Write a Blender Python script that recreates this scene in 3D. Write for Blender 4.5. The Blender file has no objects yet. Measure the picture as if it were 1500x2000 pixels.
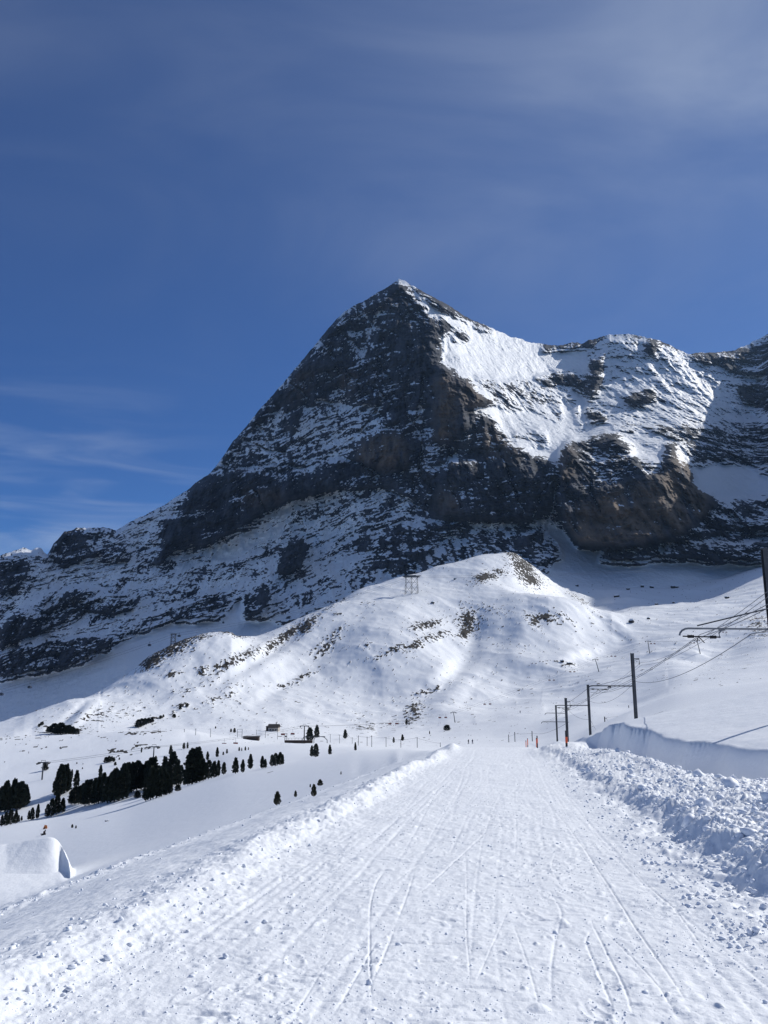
import bpy, math, random
import numpy as np
from mathutils import Vector

# ------------------------------------------------------------------ camera, sky, sun
FPX = 1500.0
PITCH = math.atan(0.2)
CP, SP = math.cos(PITCH), math.sin(PITCH)
scene = bpy.context.scene
COL = scene.collection
cam_d = bpy.data.cameras.new("camera")
cam = bpy.data.objects.new("camera", cam_d)
COL.objects.link(cam)
cam.location = (0, 0, 0)
cam.rotation_euler = (math.pi / 2 + PITCH, 0, 0)
cam_d.sensor_fit = 'HORIZONTAL'
cam_d.sensor_width = 36.0
cam_d.lens = 36.0 * FPX / 1500.0
cam_d.clip_start = 0.05
cam_d.clip_end = 60000
scene.camera = cam

SUN_AZ = math.radians(58.0)      # to the right of the view direction
SUN_EL = math.radians(36.0)
SUNV = np.array([math.sin(SUN_AZ) * math.cos(SUN_EL), math.cos(SUN_AZ) * math.cos(SUN_EL), math.sin(SUN_EL)])
world = bpy.data.worlds.new("World")
scene.world = world
world.use_nodes = True
wn, wl = world.node_tree.nodes, world.node_tree.links
wn.clear()
w_out = wn.new("ShaderNodeOutputWorld")
w_bg = wn.new("ShaderNodeBackground")
sky = wn.new("ShaderNodeTexSky")
sky.sky_type = 'NISHITA'
sky.sun_disc = False
sky.sun_elevation = SUN_EL
sky.sun_rotation = SUN_AZ
sky.altitude = 2100
sky.air_density = 1.0
sky.dust_density = 0.3
sky.ozone_density = 3.0
w_bg.inputs[1].default_value = 0.060
tc = wn.new("ShaderNodeTexCoord")
# thin cirrus: stretched noise over the view direction
def cirrus(rot, scale, nscale, lo, hi, detail=6, dist=0.6):
    mp = wn.new("ShaderNodeMapping"); mp.inputs['Rotation'].default_value = rot; mp.inputs['Scale'].default_value = scale
    wl.new(tc.outputs['Generated'], mp.inputs[0])
    nz = wn.new("ShaderNodeTexNoise"); nz.inputs['Scale'].default_value = nscale
    nz.inputs['Detail'].default_value = detail; nz.inputs['Distortion'].default_value = dist
    wl.new(mp.outputs[0], nz.inputs['Vector'])
    mr = wn.new("ShaderNodeMapRange"); mr.interpolation_type = 'SMOOTHSTEP'
    mr.inputs[1].default_value = lo; mr.inputs[2].default_value = hi
    wl.new(nz.outputs[0], mr.inputs[0])
    return mr.outputs[0]
def wmath(op, a, b):
    m = wn.new("ShaderNodeMath"); m.operation = op
    for i, v in enumerate((a, b)):
        if isinstance(v, (int, float)): m.inputs[i].default_value = v
        else: wl.new(v, m.inputs[i])
    return m.outputs[0]
c1 = cirrus((0.3, 0.9, 0.6), (1.0, 2.6, 3.0), 1.6, 0.36, 0.82, 9, 1.0)
c2 = cirrus((0.1, 0.62, 0.0), (1.2, 4.0, 13.0), 2.4, 0.40, 0.78, 8, .7)
sep = wn.new("ShaderNodeSeparateXYZ"); wl.new(tc.outputs['Generated'], sep.inputs[0])
up = wn.new("ShaderNodeMapRange"); up.interpolation_type = 'SMOOTHSTEP'
up.inputs[1].default_value = 0.26; up.inputs[2].default_value = 0.85
wl.new(sep.outputs[2], up.inputs[0])
# veil of high cloud thickens overhead, wisps low at the left
low = wn.new("ShaderNodeMapRange"); low.interpolation_type = 'SMOOTHSTEP'
low.inputs[1].default_value = 0.40; low.inputs[2].default_value = 0.16
wl.new(sep.outputs[2], low.inputs[0])
lef = wn.new("ShaderNodeMapRange"); lef.interpolation_type = 'SMOOTHSTEP'
lef.inputs[1].default_value = -0.1; lef.inputs[2].default_value = -0.38
wl.new(sep.outputs[0], lef.inputs[0])
rgt = wn.new("ShaderNodeMapRange"); rgt.interpolation_type = 'SMOOTHSTEP'
rgt.inputs[1].default_value = -0.3; rgt.inputs[2].default_value = 0.55
wl.new(sep.outputs[0], rgt.inputs[0])
veil = wmath('MULTIPLY', wmath('ADD', wmath('MULTIPLY', rgt.outputs[0], 0.30), 0.13), up.outputs[0])
veil = wmath('MULTIPLY', veil, wmath('ADD', wmath('MULTIPLY', c1, 1.25), 0.45))
wisp = wmath('MULTIPLY', wmath('MULTIPLY', low.outputs[0], lef.outputs[0]), wmath('MULTIPLY', c2, 0.30))
amt = wmath('ADD', veil, wisp)
mix = wn.new("ShaderNodeMix"); mix.data_type = 'RGBA'
wl.new(amt, mix.inputs[0])
tint = wn.new("ShaderNodeMix"); tint.data_type = 'RGBA'; tint.blend_type = 'MULTIPLY'; tint.inputs[0].default_value = 1
wl.new(sky.outputs[0], tint.inputs[6]); 
tx = wn.new("ShaderNodeMapRange"); tx.inputs[1].default_value = -.45; tx.inputs[2].default_value = .5; wl.new(sep.outputs[0], tx.inputs[0])
tm = wn.new("ShaderNodeMix"); tm.data_type = 'RGBA'; wl.new(tx.outputs[0], tm.inputs[0])
tm.inputs[6].default_value = (.48, .87, 1.47, 1); tm.inputs[7].default_value = (.68, .95, 1.36, 1)
wl.new(tm.outputs[2], tint.inputs[7])
wl.new(tint.outputs[2], mix.inputs[6])
mix.inputs[7].default_value = (9.6, 10.9, 12.9, 1)
wl.new(mix.outputs[2], w_bg.inputs[0])
wl.new(w_bg.outputs[0], w_out.inputs[0])

sun_d = bpy.data.lights.new("sun", 'SUN')
sun_d.energy = 4.1
sun_d.angle = math.radians(0.53)
sun_d.color = (1.0, 0.975, 0.93)
sun = bpy.data.objects.new("sun", sun_d)
COL.objects.link(sun)
sun.rotation_euler = Vector(SUNV.tolist()).to_track_quat('Z', 'Y').to_euler()
scene.view_settings.view_transform = 'Standard'
scene.view_settings.look = 'None'
scene.view_settings.exposure = 0.0
scene.view_settings.gamma = 1.0
scene.cycles.max_bounces = 5
scene.cycles.diffuse_bounces = 3

# ------------------------------------------------------------------ helpers: projection of traced curves
def s_e(x, y):
    a = (np.asarray(x, float) - 750.0) / FPX
    b = (1000.0 - np.asarray(y, float)) / FPX
    k = CP - b * SP
    return a / k, (SP + b * CP) / k
def px_of(s, e):
    # inverse of s_e
    b = (e * CP - SP) / (CP + e * SP)
    return 750.0 + FPX * s * (CP - b * SP), 1000.0 - FPX * b

rng = np.random.RandomState(7)
_G = rng.normal(size=(4096, 3)).astype(np.float32)
_G /= np.linalg.norm(_G, axis=1)[:, None]
def pn(x, y, z=None, seed=0):
    """gradient noise, about -1..1"""
    x = np.asarray(x, np.float32); y = np.asarray(y, np.float32)
    x0 = np.floor(x); y0 = np.floor(y)
    fx, fy = x - x0, y - y0
    ix, iy = x0.astype(np.int64), y0.astype(np.int64)
    ux = fx * fx * fx * (fx * (fx * 6 - 15) + 10); uy = fy * fy * fy * (fy * (fy * 6 - 15) + 10)
    if z is None:
        def g(dx, dy):
            h = ((ix + dx) * 73856093 ^ (iy + dy) * 19349663 ^ (seed * 2654435)) 
            h = (h ^ (h >> 13)) & 4095
            G = _G[h]
            return G[..., 0] * (fx - dx) + G[..., 1] * (fy - dy)
        a = g(0, 0); a += (g(1, 0) - a) * ux
        b = g(0, 1); b += (g(1, 1) - b) * ux
        return (a + (b - a) * uy) * 1.6
    z = np.asarray(z, np.float32); z0 = np.floor(z); fz = z - z0; iz = z0.astype(np.int64)
    uz = fz * fz * fz * (fz * (fz * 6 - 15) + 10)
    def g(dx, dy, dz):
        h = ((ix + dx) * 73856093 ^ (iy + dy) * 19349663 ^ (iz + dz) * 83492791 ^ (seed * 2654435))
        h = (h ^ (h >> 13)) & 4095
        G = _G[h]
        return G[..., 0] * (fx - dx) + G[..., 1] * (fy - dy) + G[..., 2] * (fz - dz)
    r = []
    for dz in (0, 1):
        a = g(0, 0, dz); a += (g(1, 0, dz) - a) * ux
        b = g(0, 1, dz); b += (g(1, 1, dz) - b) * ux
        r.append(a + (b - a) * uy)
    return (r[0] + (r[1] - r[0]) * uz) * 1.5
def fbm(x, y, z=None, octv=4, gain=0.5, lac=2.03, seed=0, ridged=False):
    t = 0; a = 1.0; f = 1.0
    for o in range(octv):
        n = pn(x * f, y * f, None if z is None else z * f, seed + o * 17)
        if ridged: n = 1 - 2 * np.abs(n)
        t = t + a * n; a *= gain; f *= lac
    return t
def sstep(a, b, v):
    t = np.clip((v - a) / (b - a), 0, 1)
    return t * t * (3 - 2 * t)
def crv(pts, s):
    """traced (x, y, Y) points -> e(s), Y(s)"""
    p = np.array(pts, float)
    ps, pe = s_e(p[:, 0], p[:, 1])
    o = np.argsort(ps)
    def smooth(v):
        # monotone-ish cubic through sorted points, then light box blur
        return np.interp(s, ps[o], v[o])
    return smooth(pe), smooth(p[:, 2])

# ------------------------------------------------------------------ near ground: road, bank, railway cutting
RS, RZ = 0.147, -0.0703          # road heading (x per y) and fall (z per y)
CAMH = 1.6
TRACKS = [  # ski tracks on the road, traced, (points, width m, depth m)
 ([(728,2000),(722,1880),(722,1770),(735,1720),(757,1695)], .035, .020),
 ([(690,2000),(740,1890),(772,1810),(800,1735),(812,1690)], .05, .012),
 ([(800,1760),(870,1700),(935,1640),(952,1620)], .05, .018),
 ([(765,1725),(800,1700),(850,1670)], .03, .010),
 ([(830,1550),(862,1580),(895,1618)], .03, .014),
 ([(1370,2000),(1300,1895),(1240,1810),(1170,1700),(1110,1615),(1060,1560)], .04, .022),
 ([(1240,2000),(1225,1940),(1190,1870),(1170,1830),(1150,1790)], .04, .018),
 ([(1205,2000),(1190,1950),(1165,1890),(1142,1835),(1160,1810)], .05, .015),
 ([(1330,2000),(1290,1930),(1225,1860),(1165,1805)], .03, .012),
 ([(1400,1890),(1330,1790),(1250,1715),(1180,1640)], .04, .014),
 ([(1500,1905),(1440,1840),(1370,1765),(1290,1700),(1200,1650)], .06, .014),
 ([(1060,1990),(1045,1930),(1020,1850),(1000,1800)], .035, .010),
 ([(915,2000),(918,1900),(910,1820),(912,1700),(905,1640)], .03, .010),
 ([(640,2000),(700,1900),(740,1830)], .04, .012),
 ([(1080,2000),(1075,1900),(1085,1830),(1100,1780),(1060,1720)], .06, .012),
 ([(1100,1740),(1075,1690),(1088,1660)], .03, .012),
 ([(570,2000),(600,1940),(660,1850)], .04, .008),
 ([(1000,1700),(1010,1640),(1005,1560),(1000,1500)], .04, .010),
 ([(1045,1700),(1062,1600),(1050,1520),(1035,1480)], .04, .010),
 ([(900,1990),(960,1850),(1000,1760)], .03, .008),
]
def near_base(X, Y):
    u = X - RS * Y
    road = -CAMH + RZ * Y
    wob = fbm(Y * 0.13, u * 0.05, octv=3, seed=3)
    ub = u - 0.22 * wob
    h = np.zeros_like(u)
    # left ridge of pushed snow, then the slope falling away
    lb = np.exp(-((ub + 3.18 + .25 * pn(Y * .09, Y * 0, seed=5)) / .36) ** 2)
    amp = .11 + .07 * fbm(Y * .45, ub * .4, octv=2, seed=9)
    h += lb * np.clip(amp, .05, .6) * (1 + .6 * sstep(14, 40, Y))
    L = np.maximum(-ub - 3.45, 0)
    h -= np.where(L > 0, .35 * L * L / (L + 1.0), 0) 
    lb2 = np.exp(-((ub + 6.6 + .5 * pn(Y * .07, Y * 0 + 4, seed=6)) / .35) ** 2)
    h += lb2 * .05
    # right bank
    e0 = 2.3 + .16 * fbm(Y * .5, u * .3, octv=3, seed=12) + .10 * pn(Y * 1.9, u * .5, seed=14)
    bankh = .40 + .14 * sstep(18, 6, Y) + .12 * pn(Y * .12, Y * 0 + 2, seed=15)
    bank = sstep(0, .55, ub - e0) * bankh * .62 + sstep(.3, 2.3, ub - e0) * bankh * .55
    bank *= 1 - .5 * sstep(44, 56, Y)
    # lower step in front of the bank
    bank += .07 * sstep(-.9, -.1, ub - e0) * (.6 + .6 * pn(Y * .35, Y * 0, seed=18))
    # cutting
    cut = sstep(4.6, 6.0, ub) * (1 - sstep(7.9 + .2 * wob, 8.75 + .2 * wob, ub)) * (1 - .7 * sstep(60, 75, Y))
    h += bank * (1 - sstep(5.5, 8.6, ub))
    wtop = .60 + .75 * np.exp(-((Y - 58) / 12.) ** 2) + .16 * sstep(20, 40, Y) + .13 * pn(Y * .22, Y * 0, seed=21)
    R = np.maximum(u - 8.6, 0)
    field = .215 * R * (1 / (1 + R / 260.))
    h += sstep(7.9 + .2 * wob, 8.75 + .2 * wob, ub) * wtop + field - cut * 1.05
    return road + h, u, ub, e0

# ------------------------------------------------------------------ ground sheet
K = [
 # K1 crest of the near slope
 [(-1200,1850,225),(-400,1690,235),(0,1614,240),(100,1598,240),(250,1566,232),(350,1538,222),(450,1509,205),(555,1492,185),(700,1467,160),(800,1461,140),(870,1471,115),(950,1474,105),(1050,1468,105),(1120,1452,112),(1160,1432,120),(1200,1417,128),(1243,1402,130),(1320,1375,122),(1400,1357,112),(1500,1335,104),(1900,1262,96),(3000,1100,90)],
 [(-1200,1830,320),(-400,1688,262),(0,1611,268),(100,1595,266),(250,1563,258),(350,1535,250),(450,1504,240),(555,1488,225),(700,1465,230),(870,1465,190),(950,1467,185),(1050,1462,180),(1120,1440,186),(1200,1402,212),(1243,1383,218),(1320,1354,200),(1400,1341,185),(1500,1330,160),(1900,1255,150),(3000,1090,140)],
 [(-1200,1640,420),(-400,1570,340),(0,1530,345),(150,1512,345),(350,1488,340),(450,1468,330),(560,1456,330),(650,1453,330),(750,1458,330),(870,1460,332),(950,1455,325),(1050,1446,300),(1120,1425,300),(1200,1402,320),(1320,1366,315),(1500,1346,300),(1900,1280,300),(3000,1100,300)],
 [(-1200,1470,520),(-400,1445,520),(0,1440,510),(110,1437,510),(200,1432,500),(260,1427,495),(360,1426,490),(420,1437,490),(500,1446,500),(600,1450,500),(700,1452,480),(850,1453,470),(950,1446,470),(1000,1436,480),(1060,1420,480),(1100,1401,480),(1150,1386,480),(1230,1382,470),(1320,1352,470),(1500,1326,470),(1900,1270,470),(3000,1080,470)],
 [(-1200,1480,600),(-400,1452,600),(0,1446,600),(200,1439,600),(360,1434,600),(420,1433,600),(535,1426,620),(700,1437,620),(850,1432,610),(950,1418,600),(1060,1397,600),(1150,1389,600),(1230,1384,600),(1320,1336,600),(1500,1302,600),(1900,1240,600),(3000,1050,600)],
 [(-1200,1480,800),(-400,1470,800),(0,1418,800),(60,1396,820),(130,1373,850),(165,1368,850),(250,1370,850),(400,1370,850),(535,1385,850),(640,1393,850),(720,1400,850),(800,1385,850),(850,1372,850),(900,1368,850),(1000,1372,850),(1080,1352,850),(1200,1316,850),(1320,1286,850),(1400,1290,850),(1500,1255,850),(1900,1200,850),(3000,1000,850)],
 [(-1200,1520,1100),(-400,1500,1100),(0,1445,1100),(100,1405,1100),(165,1373,1100),(250,1319,1120),(300,1287,1130),(340,1262,1150),(400,1241,1180),(440,1238,1200),(480,1256,1180),(560,1290,1150),(640,1285,1150),(700,1262,1150),(780,1245,1150),(850,1262,1150),(900,1290,1150),(950,1280,1150),(1030,1255,1150),(1100,1262,1150),(1170,1285,1150),(1230,1265,1150),(1320,1235,1150),(1420,1218,1150),(1500,1200,1150),(1900,1120,1150),(3000,900,1150)],
 [(-1200,1540,1500),(-400,1520,1500),(0,1470,1500),(250,1345,1500),(400,1262,1480),(440,1258,1470),(480,1250,1450),(520,1243,1450),(560,1223,1480),(640,1183,1500),(700,1172,1500),(800,1165,1480),(900,1178,1450),(960,1173,1420),(1020,1166,1400),(1080,1163,1380),(1120,1171,1380),(1160,1190,1400),(1200,1198,1420),(1300,1196,1450),(1400,1180,1480),(1500,1155,1500),(1900,1060,1500),(3000,850,1500)],
 [(-1200,1560,1900),(-400,1540,1900),(0,1480,1900),(300,1350,1800),(440,1290,1800),(520,1265,1750),(640,1190,1700),(700,1156,1700),(760,1136,1750),(810,1122,1780),(870,1104,1820),(940,1086,1850),(1000,1082,1870),(1050,1128,1870),(1100,1168,1870),(1160,1188,1850),(1200,1172,1850),(1240,1168,1850),(1300,1174,1850),(1380,1172,1850),(1440,1146,1820),(1500,1120,1800),(1560,1100,1800),(1900,1030,1800),(3000,850,1800)],
 [(-1200,1540,2250),(-400,1500,2200),(0,1450,2250),(300,1345,2250),(440,1290,2250),(640,1215,2250),(760,1165,2250),(940,1110,2250),(1000,1095,2250),(1050,1112,2250),(1100,1134,2200),(1200,1146,2150),(1300,1146,2150),(1400,1136,2150),(1500,1105,2200),(1900,1000,2250),(3000,800,2250)],
 [(-1200,1540,2900),(-400,1480,2900),(0,1430,2900),(440,1300,2900),(760,1200,2900),(1000,1150,2900),(1300,1120,2900),(1500,1090,2900),(1900,1000,2900),(3000,800,2900)],
]
s_in = np.linspace(-0.60, 0.60, 1040)
s_out = 0.60 + np.cumsum(np.geomspace(0.002, 0.35, 42))
S = np.concatenate([-s_out[::-1], s_in, s_out])
Yr = np.concatenate([np.geomspace(.35, 4.0, 26)[:-1], 1 / np.linspace(1 / 4.0, 1 / 62., 600)[:-1],
                     np.geomspace(62, 620, 230)[:-1], np.geomspace(620, 2200, 420)[:-1], np.linspace(2200, 2900, 12)])
GS, GY = np.meshgrid(S, Yr)
GX = GS * GY
zn, GU, GUB, GE0 = near_base(GX, GY)

# control-curve heights by monotone cubic through knots, per column
kY, kZ = [], []
for yy in (26., 38., 50.):
    zz = near_base(S * yy, np.full_like(S, yy))[0]
    # smooth out small scale
    kY.append(np.full_like(S, yy)); kZ.append(zz)
for pts in K:
    e, Yk = crv(pts, S)
    w = 45 if Yk.mean() < 500 else (61 if Yk.mean() < 1600 else 31)
    ker = np.hanning(w + 2)[1:-1]; ker /= ker.sum()
    pad = w // 2
    e2 = np.convolve(np.pad(e, pad, mode='edge'), ker, 'valid')
    Y2 = np.convolve(np.pad(Yk, pad, mode='edge'), ker, 'valid')
    kY.append(Y2); kZ.append(e2 * Y2)
# a bench behind the knoll so its rounded crest stands free of the ridge behind
yb_, zb_ = (kY[-4] * .6 + kY[-3] * .4), (kZ[-4] * .6 + kZ[-3] * .4)
sk = s_e(np.array([920., 1120., 1150., 1300.]), np.array([1165.] * 4))[0]
wk = sstep(sk[0], sk[1], S) * (1 - sstep(sk[2], sk[3], S))
kY.insert(len(kY) - 3, yb_); kZ.insert(len(kZ) - 3, zb_ * (1 - wk) + (kZ[-4] - 5) * wk)
kY = np.array(kY); kZ = np.array(kZ)
# on the field side of the cutting the first knots must not feel the trench
wf = sstep(.17, .21, S); sl_ = (kZ[3] - kZ[2]) / (kY[3] - kY[2])
for q in (0, 1):
    kZ[q] = kZ[q] * (1 - wf) + (kZ[2] + sl_ * (kY[q] - kY[2])) * wf
def pchip_cols(kY, kZ, Yrow):
    n, m = kY.shape
    h = np.diff(kY, axis=0); d = np.diff(kZ, axis=0) / h
    mm = np.zeros_like(kZ)
    for i in range(1, n - 1):
        # blend of catmull-rom and monotone: keeps crests crisp but not kinked
        c = (h[i] * d[i - 1] + h[i - 1] * d[i]) / (h[i] + h[i - 1])
        lim = 2.2 * np.minimum(np.abs(d[i - 1]), np.abs(d[i])) + 0.02
        mm[i] = np.clip(c, -lim, lim)
    mm[0] = d[0]; mm[-1] = d[-1]
    out = np.zeros((len(Yrow), m)); cols = np.arange(m)
    for r, yv in enumerate(Yrow):
        i = np.clip((kY < yv).sum(axis=0) - 1, 0, n - 2)
        y0 = kY[i, cols]; hh = h[i, cols]; t = (yv - y0) / hh
        a, b, ma, mb = kZ[i, cols], kZ[i + 1, cols], mm[i, cols], mm[i + 1, cols]
        tc_ = np.clip(t, 0, 1)
        out[r] = (1 + 2 * tc_) * (1 - tc_) ** 2 * a + tc_ * (1 - tc_) ** 2 * hh * ma + tc_ ** 2 * (3 - 2 * tc_) * b + tc_ ** 2 * (tc_ - 1) * hh * mb
    return out
zc = pchip_cols(kY, kZ, Yr)
wb = sstep(34, 50, GY)
# on the right the cutting and the field stay crisp farther out
wbr = sstep(62, 100, GY)
wr = sstep(3.0, 6.0, GU)
wb = wb * (1 - wr) + wbr * wr
GZ = zn * (1 - wb) + zc * wb

# ---- undulation of the mid slopes and the hill
far = sstep(60, 200, GY)
und = fbm(GX / 160., GY / 160., octv=3, seed=31) * 2.2 * sstep(350, 800, GY)
und += fbm(GX / 38., GY / 60., octv=3, seed=35) * (.45 * sstep(90, 300, GY) + .8 * sstep(600, 1000, GY))
hill = sstep(640, 860, GY)
# gullies and ribs running down the hill, wind-shaped
rib = fbm(GX / 120. + GY / 300., GY / 300., octv=4, gain=.42, seed=41, ridged=True)
und += hill * (rib * 2.8) * (1 - sstep(2000, 2200, GY))
fine = fbm(GX / 16., GY / 24., octv=4, seed=47) * .24 + fbm(GX / 3.5 + GY / 9., GY / 8., octv=3, gain=.6, seed=48) * .07
fine = fine * sstep(150, 700, GY)
GZ = GZ + und + fine

def gpx():
    return px_of(GS, GZ / GY)

# ---- rock and tuft patches on the hill, traced as ellipses (cx, cy, rx, ry, tilt deg, strength, kind)
PATCH = [
 (345,1262,55,16,-28,1.0),(300,1292,28,12,-30,1.2),(380,1250,40,8,-14,.7),(455,1240,30,5,10,.7),(336,1318,14,6,-10,1.1),
 (395,1312,12,9,-30,1.1),(440,1300,30,12,-25,.9),(480,1282,30,12,-25,.8),(560,1242,40,9,-35,1.1),(600,1222,30,10,-40,1.1),(640,1262,30,9,-40,.9),
 (530,1262,22,8,-40,.9),(655,1235,34,6,-35,.7),(720,1262,12,8,-10,.7),(832,1222,34,9,-12,.95),(845,1245,36,10,-12,.75),(812,1262,16,10,-25,1.1),
 (770,1270,34,8,-22,.7),(735,1283,22,6,-20,.6),(915,1215,24,24,15,1.0),(908,1238,14,12,-60,1.1),(960,1190,36,8,10,.5),
 (1062,1208,36,10,0,.95),(1045,1215,14,14,-20,.9),(1100,1205,22,8,30,.6),(948,1128,26,9,-14,1.15),(975,1118,20,7,0,.9),
 (1020,1105,26,18,30,1.15),(1035,1130,28,14,30,1.1),(1010,1085,24,10,20,1.0),(1060,1090,30,12,40,.6),
 (600,1320,26,5,-25,.8),(580,1330,24,6,-25,.8),(550,1340,16,4,-20,.7),(620,1265,24,5,-40,.7),
 (810,1390,16,22,25,.85),(835,1352,26,8,-20,.6),(855,1345,10,5,-50,.8),(800,1410,22,5,-10,.6),
 (700,1400,40,10,0,.25),(740,1415,40,7,0,.45),(380,1345,60,10,-20,.35),(450,1352,30,16,-30,.5),(420,1370,40,10,-20,.45),
 (180,1398,60,14,-12,.55),(130,1425,45,8,0,.9),(230,1395,50,12,-10,.4),(290,1410,26,7,-18,.85),(355,1380,14,5,-10,1.0),(340,1398,8,4,0,1.0),
 (270,1432,30,4,0,.85),(235,1468,26,7,0,.75),(300,1430,26,4,0,.7),(210,1445,26,5,20,.4),(60,1441,50,4,0,.5),(60,1455,60,8,5,.25),(280,1455,30,6,-8,.5),
 (1480,1225,22,26,-40,.6),(1330,1214,10,4,0,.0),(1060,1295,16,3,-5,.4),(1110,1300,14,3,-5,.7),(1090,1293,8,3,0,.7),(1000,1260,40,20,20,.12),
 (660,1200,10,3,0,.7),(720,1178,12,3,0,.6),(845,1178,10,3,0,.6),(640,1190,60,4,-28,.5),(560,1420,50,8,0,.2),(470,1408,30,4,0,.45),(720,1422,30,7,0,.6),
 (1130,1170,30,5,30,.6),(1165,1200,30,3,35,.5),(1200,1230,30,2,35,.4),(1215,1330,12,2,-10,.2),(880,1330,14,4,-50,.3),(1105,1388,12,2,-25,.5),
 (700,1525,30,2,-5,.6),(660,1525,20,3,-4,.8),(625,1528,12,2,0,.4),(730,1524,14,2,-3,.7),(1240,1208,8,3,0,.0),
]
# traced hollows, gullies and swells of the hill: (points, half width px, height m)
FEAT = [
 ([(905,1200),(925,1240),(915,1290),(870,1330),(800,1385),(740,1425)],13,-7),([(860,1250),(880,1290),(840,1330),(790,1360)],14,6),
 ([(960,1210),(945,1280),(900,1340),(860,1385)],16,6),([(940,1180),(935,1210),(925,1240)],14,-7),
 ([(1040,1230),(1052,1205),(1070,1190)],12,-9),([(1010,1190),(1030,1230),(1000,1270)],16,8),([(1080,1230),(1120,1260),(1180,1290)],18,6),
 ([(960,1360),(1000,1340),(1060,1330),(1110,1350)],24,-10),([(930,1330),(960,1310),(1020,1300),(1100,1290),(1160,1270)],14,7),
 ([(1165,1195),(1190,1220),(1215,1245),(1190,1270),(1130,1290)],12,-8),([(1170,1190),(1210,1225),(1240,1250)],8,7),
 ([(1240,1230),(1330,1215),(1420,1190),(1500,1150)],20,-6),([(1250,1270),(1340,1262),(1400,1280)],16,7),
 ([(1060,1290),(1120,1275),(1200,1262)],8,5),([(990,1300),(930,1330),(910,1370)],10,-4),
 ([(640,1185),(600,1215),(540,1265),(470,1310),(400,1345)],10,-7),([(660,1200),(610,1240),(540,1290),(450,1340)],10,6),
 ([(700,1230),(650,1265),(600,1300),(520,1350)],12,-6),([(760,1240),(700,1270),(640,1300)],14,5),([(620,1310),(560,1335),(500,1370)],9,-5),
 ([(500,1245),(450,1290),(380,1330),(300,1360)],9,-5),([(440,1235),(400,1250),(350,1290),(300,1330)],10,5),
 ([(820,1180),(760,1200),(700,1230)],12,4),([(560,1225),(520,1260),(490,1285)],7,6),
 ([(165,1372),(150,1385),(125,1405),(95,1425)],5,-5),([(190,1372),(160,1400),(135,1425)],7,5),
 ([(380,1415),(420,1405),(470,1405),(510,1412)],9,4),([(380,1428),(430,1425),(500,1430)],7,-3),
 ([(560,1370),(640,1380),(720,1385)],14,5),([(580,1400),(680,1408),(760,1400)],10,-4),
 ([(1300,1275),(1360,1290),(1420,1275),(1500,1240)],14,-6),([(1400,1240),(1450,1222),(1480,1215)],12,7),
 ([(1060,1385),(1020,1392),(980,1398),(930,1408)],5,2.5),
]
for pts, hw, hh in FEAT:
    gx, gy = gpx()
    P = np.array(pts, float)
    lo, hi = P.min(0) - 3.5 * hw, P.max(0) + 3.5 * hw
    mk = (gx > lo[0]) & (gx < hi[0]) & (gy > lo[1]) & (gy < hi[1]) & (GY > 520) & (GY < 2100)
    if not mk.any(): continue
    qx_, qy_ = gx[mk], gy[mk]
    best = np.full(qx_.shape, 1e9); tp = np.zeros(qx_.shape)
    for i in range(len(P) - 1):
        ax, ay = P[i]; bx, by = P[i + 1]
        t = np.clip(((qx_ - ax) * (bx - ax) + (qy_ - ay) * (by - ay)) / ((bx - ax) ** 2 + (by - ay) ** 2), 0, 1)
        dd = (qx_ - ax - t * (bx - ax)) ** 2 + (qy_ - ay - t * (by - ay)) ** 2
        c = dd < best; best[c] = dd[c]; tp[c] = (i + t[c]) / (len(P) - 1)
    GZ[mk] += .5 * hh * np.exp(-best / (1.35 * hw) ** 2) * (.35 + .65 * np.sin(np.pi * np.clip(tp, .08, .92)))
gx, gy = gpx()
R = np.full(GX.shape, -0.57, np.float32)
ca = {}
sel = (GY > 80)
for (cx, cy, rx, ry, tl, st) in PATCH:
    t = math.radians(tl)
    dx, dy = gx - cx, gy - cy
    m = (np.abs(dx) < 3 * max(rx, ry)) & (np.abs(dy) < 3 * max(rx, ry)) & sel
    if not m.any(): continue
    a = (dx[m] * math.cos(t) + dy[m] * math.sin(t)) / rx
    b = (-dx[m] * math.sin(t) + dy[m] * math.cos(t)) / ry
    R[m] = np.maximum(R[m], -0.57 + st * 0.95 * np.exp(-(a * a + b * b) * 0.75))
# tufts and stones: fine noise, elongated down-slope to the left, dense where the patch is strong
wq = GX * .9 + GY * .25; wp = GX * -.2 + GY
n1 = fbm(wq / 5.0, wp / 10.0, octv=4, gain=.68, seed=53)
n2 = fbm(wq / 28.0, wp / 40.0, octv=2, seed=59)
rockf = R - .3 * (1 - sstep(300, 450, GY)) * (R < -.4) + n1 * .72 + n2 * .18
rock_g = sstep(-.02, .16, rockf) * sstep(60, 120, GY)
# stones break the surface
GZ = GZ + rock_g * (0.6 + 1.6 * np.clip(fbm(GX / 5., GY / 7., octv=3, seed=61), 0, 1)) * hill
GZ += np.clip(R + .5, 0, 1) * fbm(GX / 12., GY / 16., octv=3, seed=63, ridged=True) * 1.6 * hill

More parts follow.
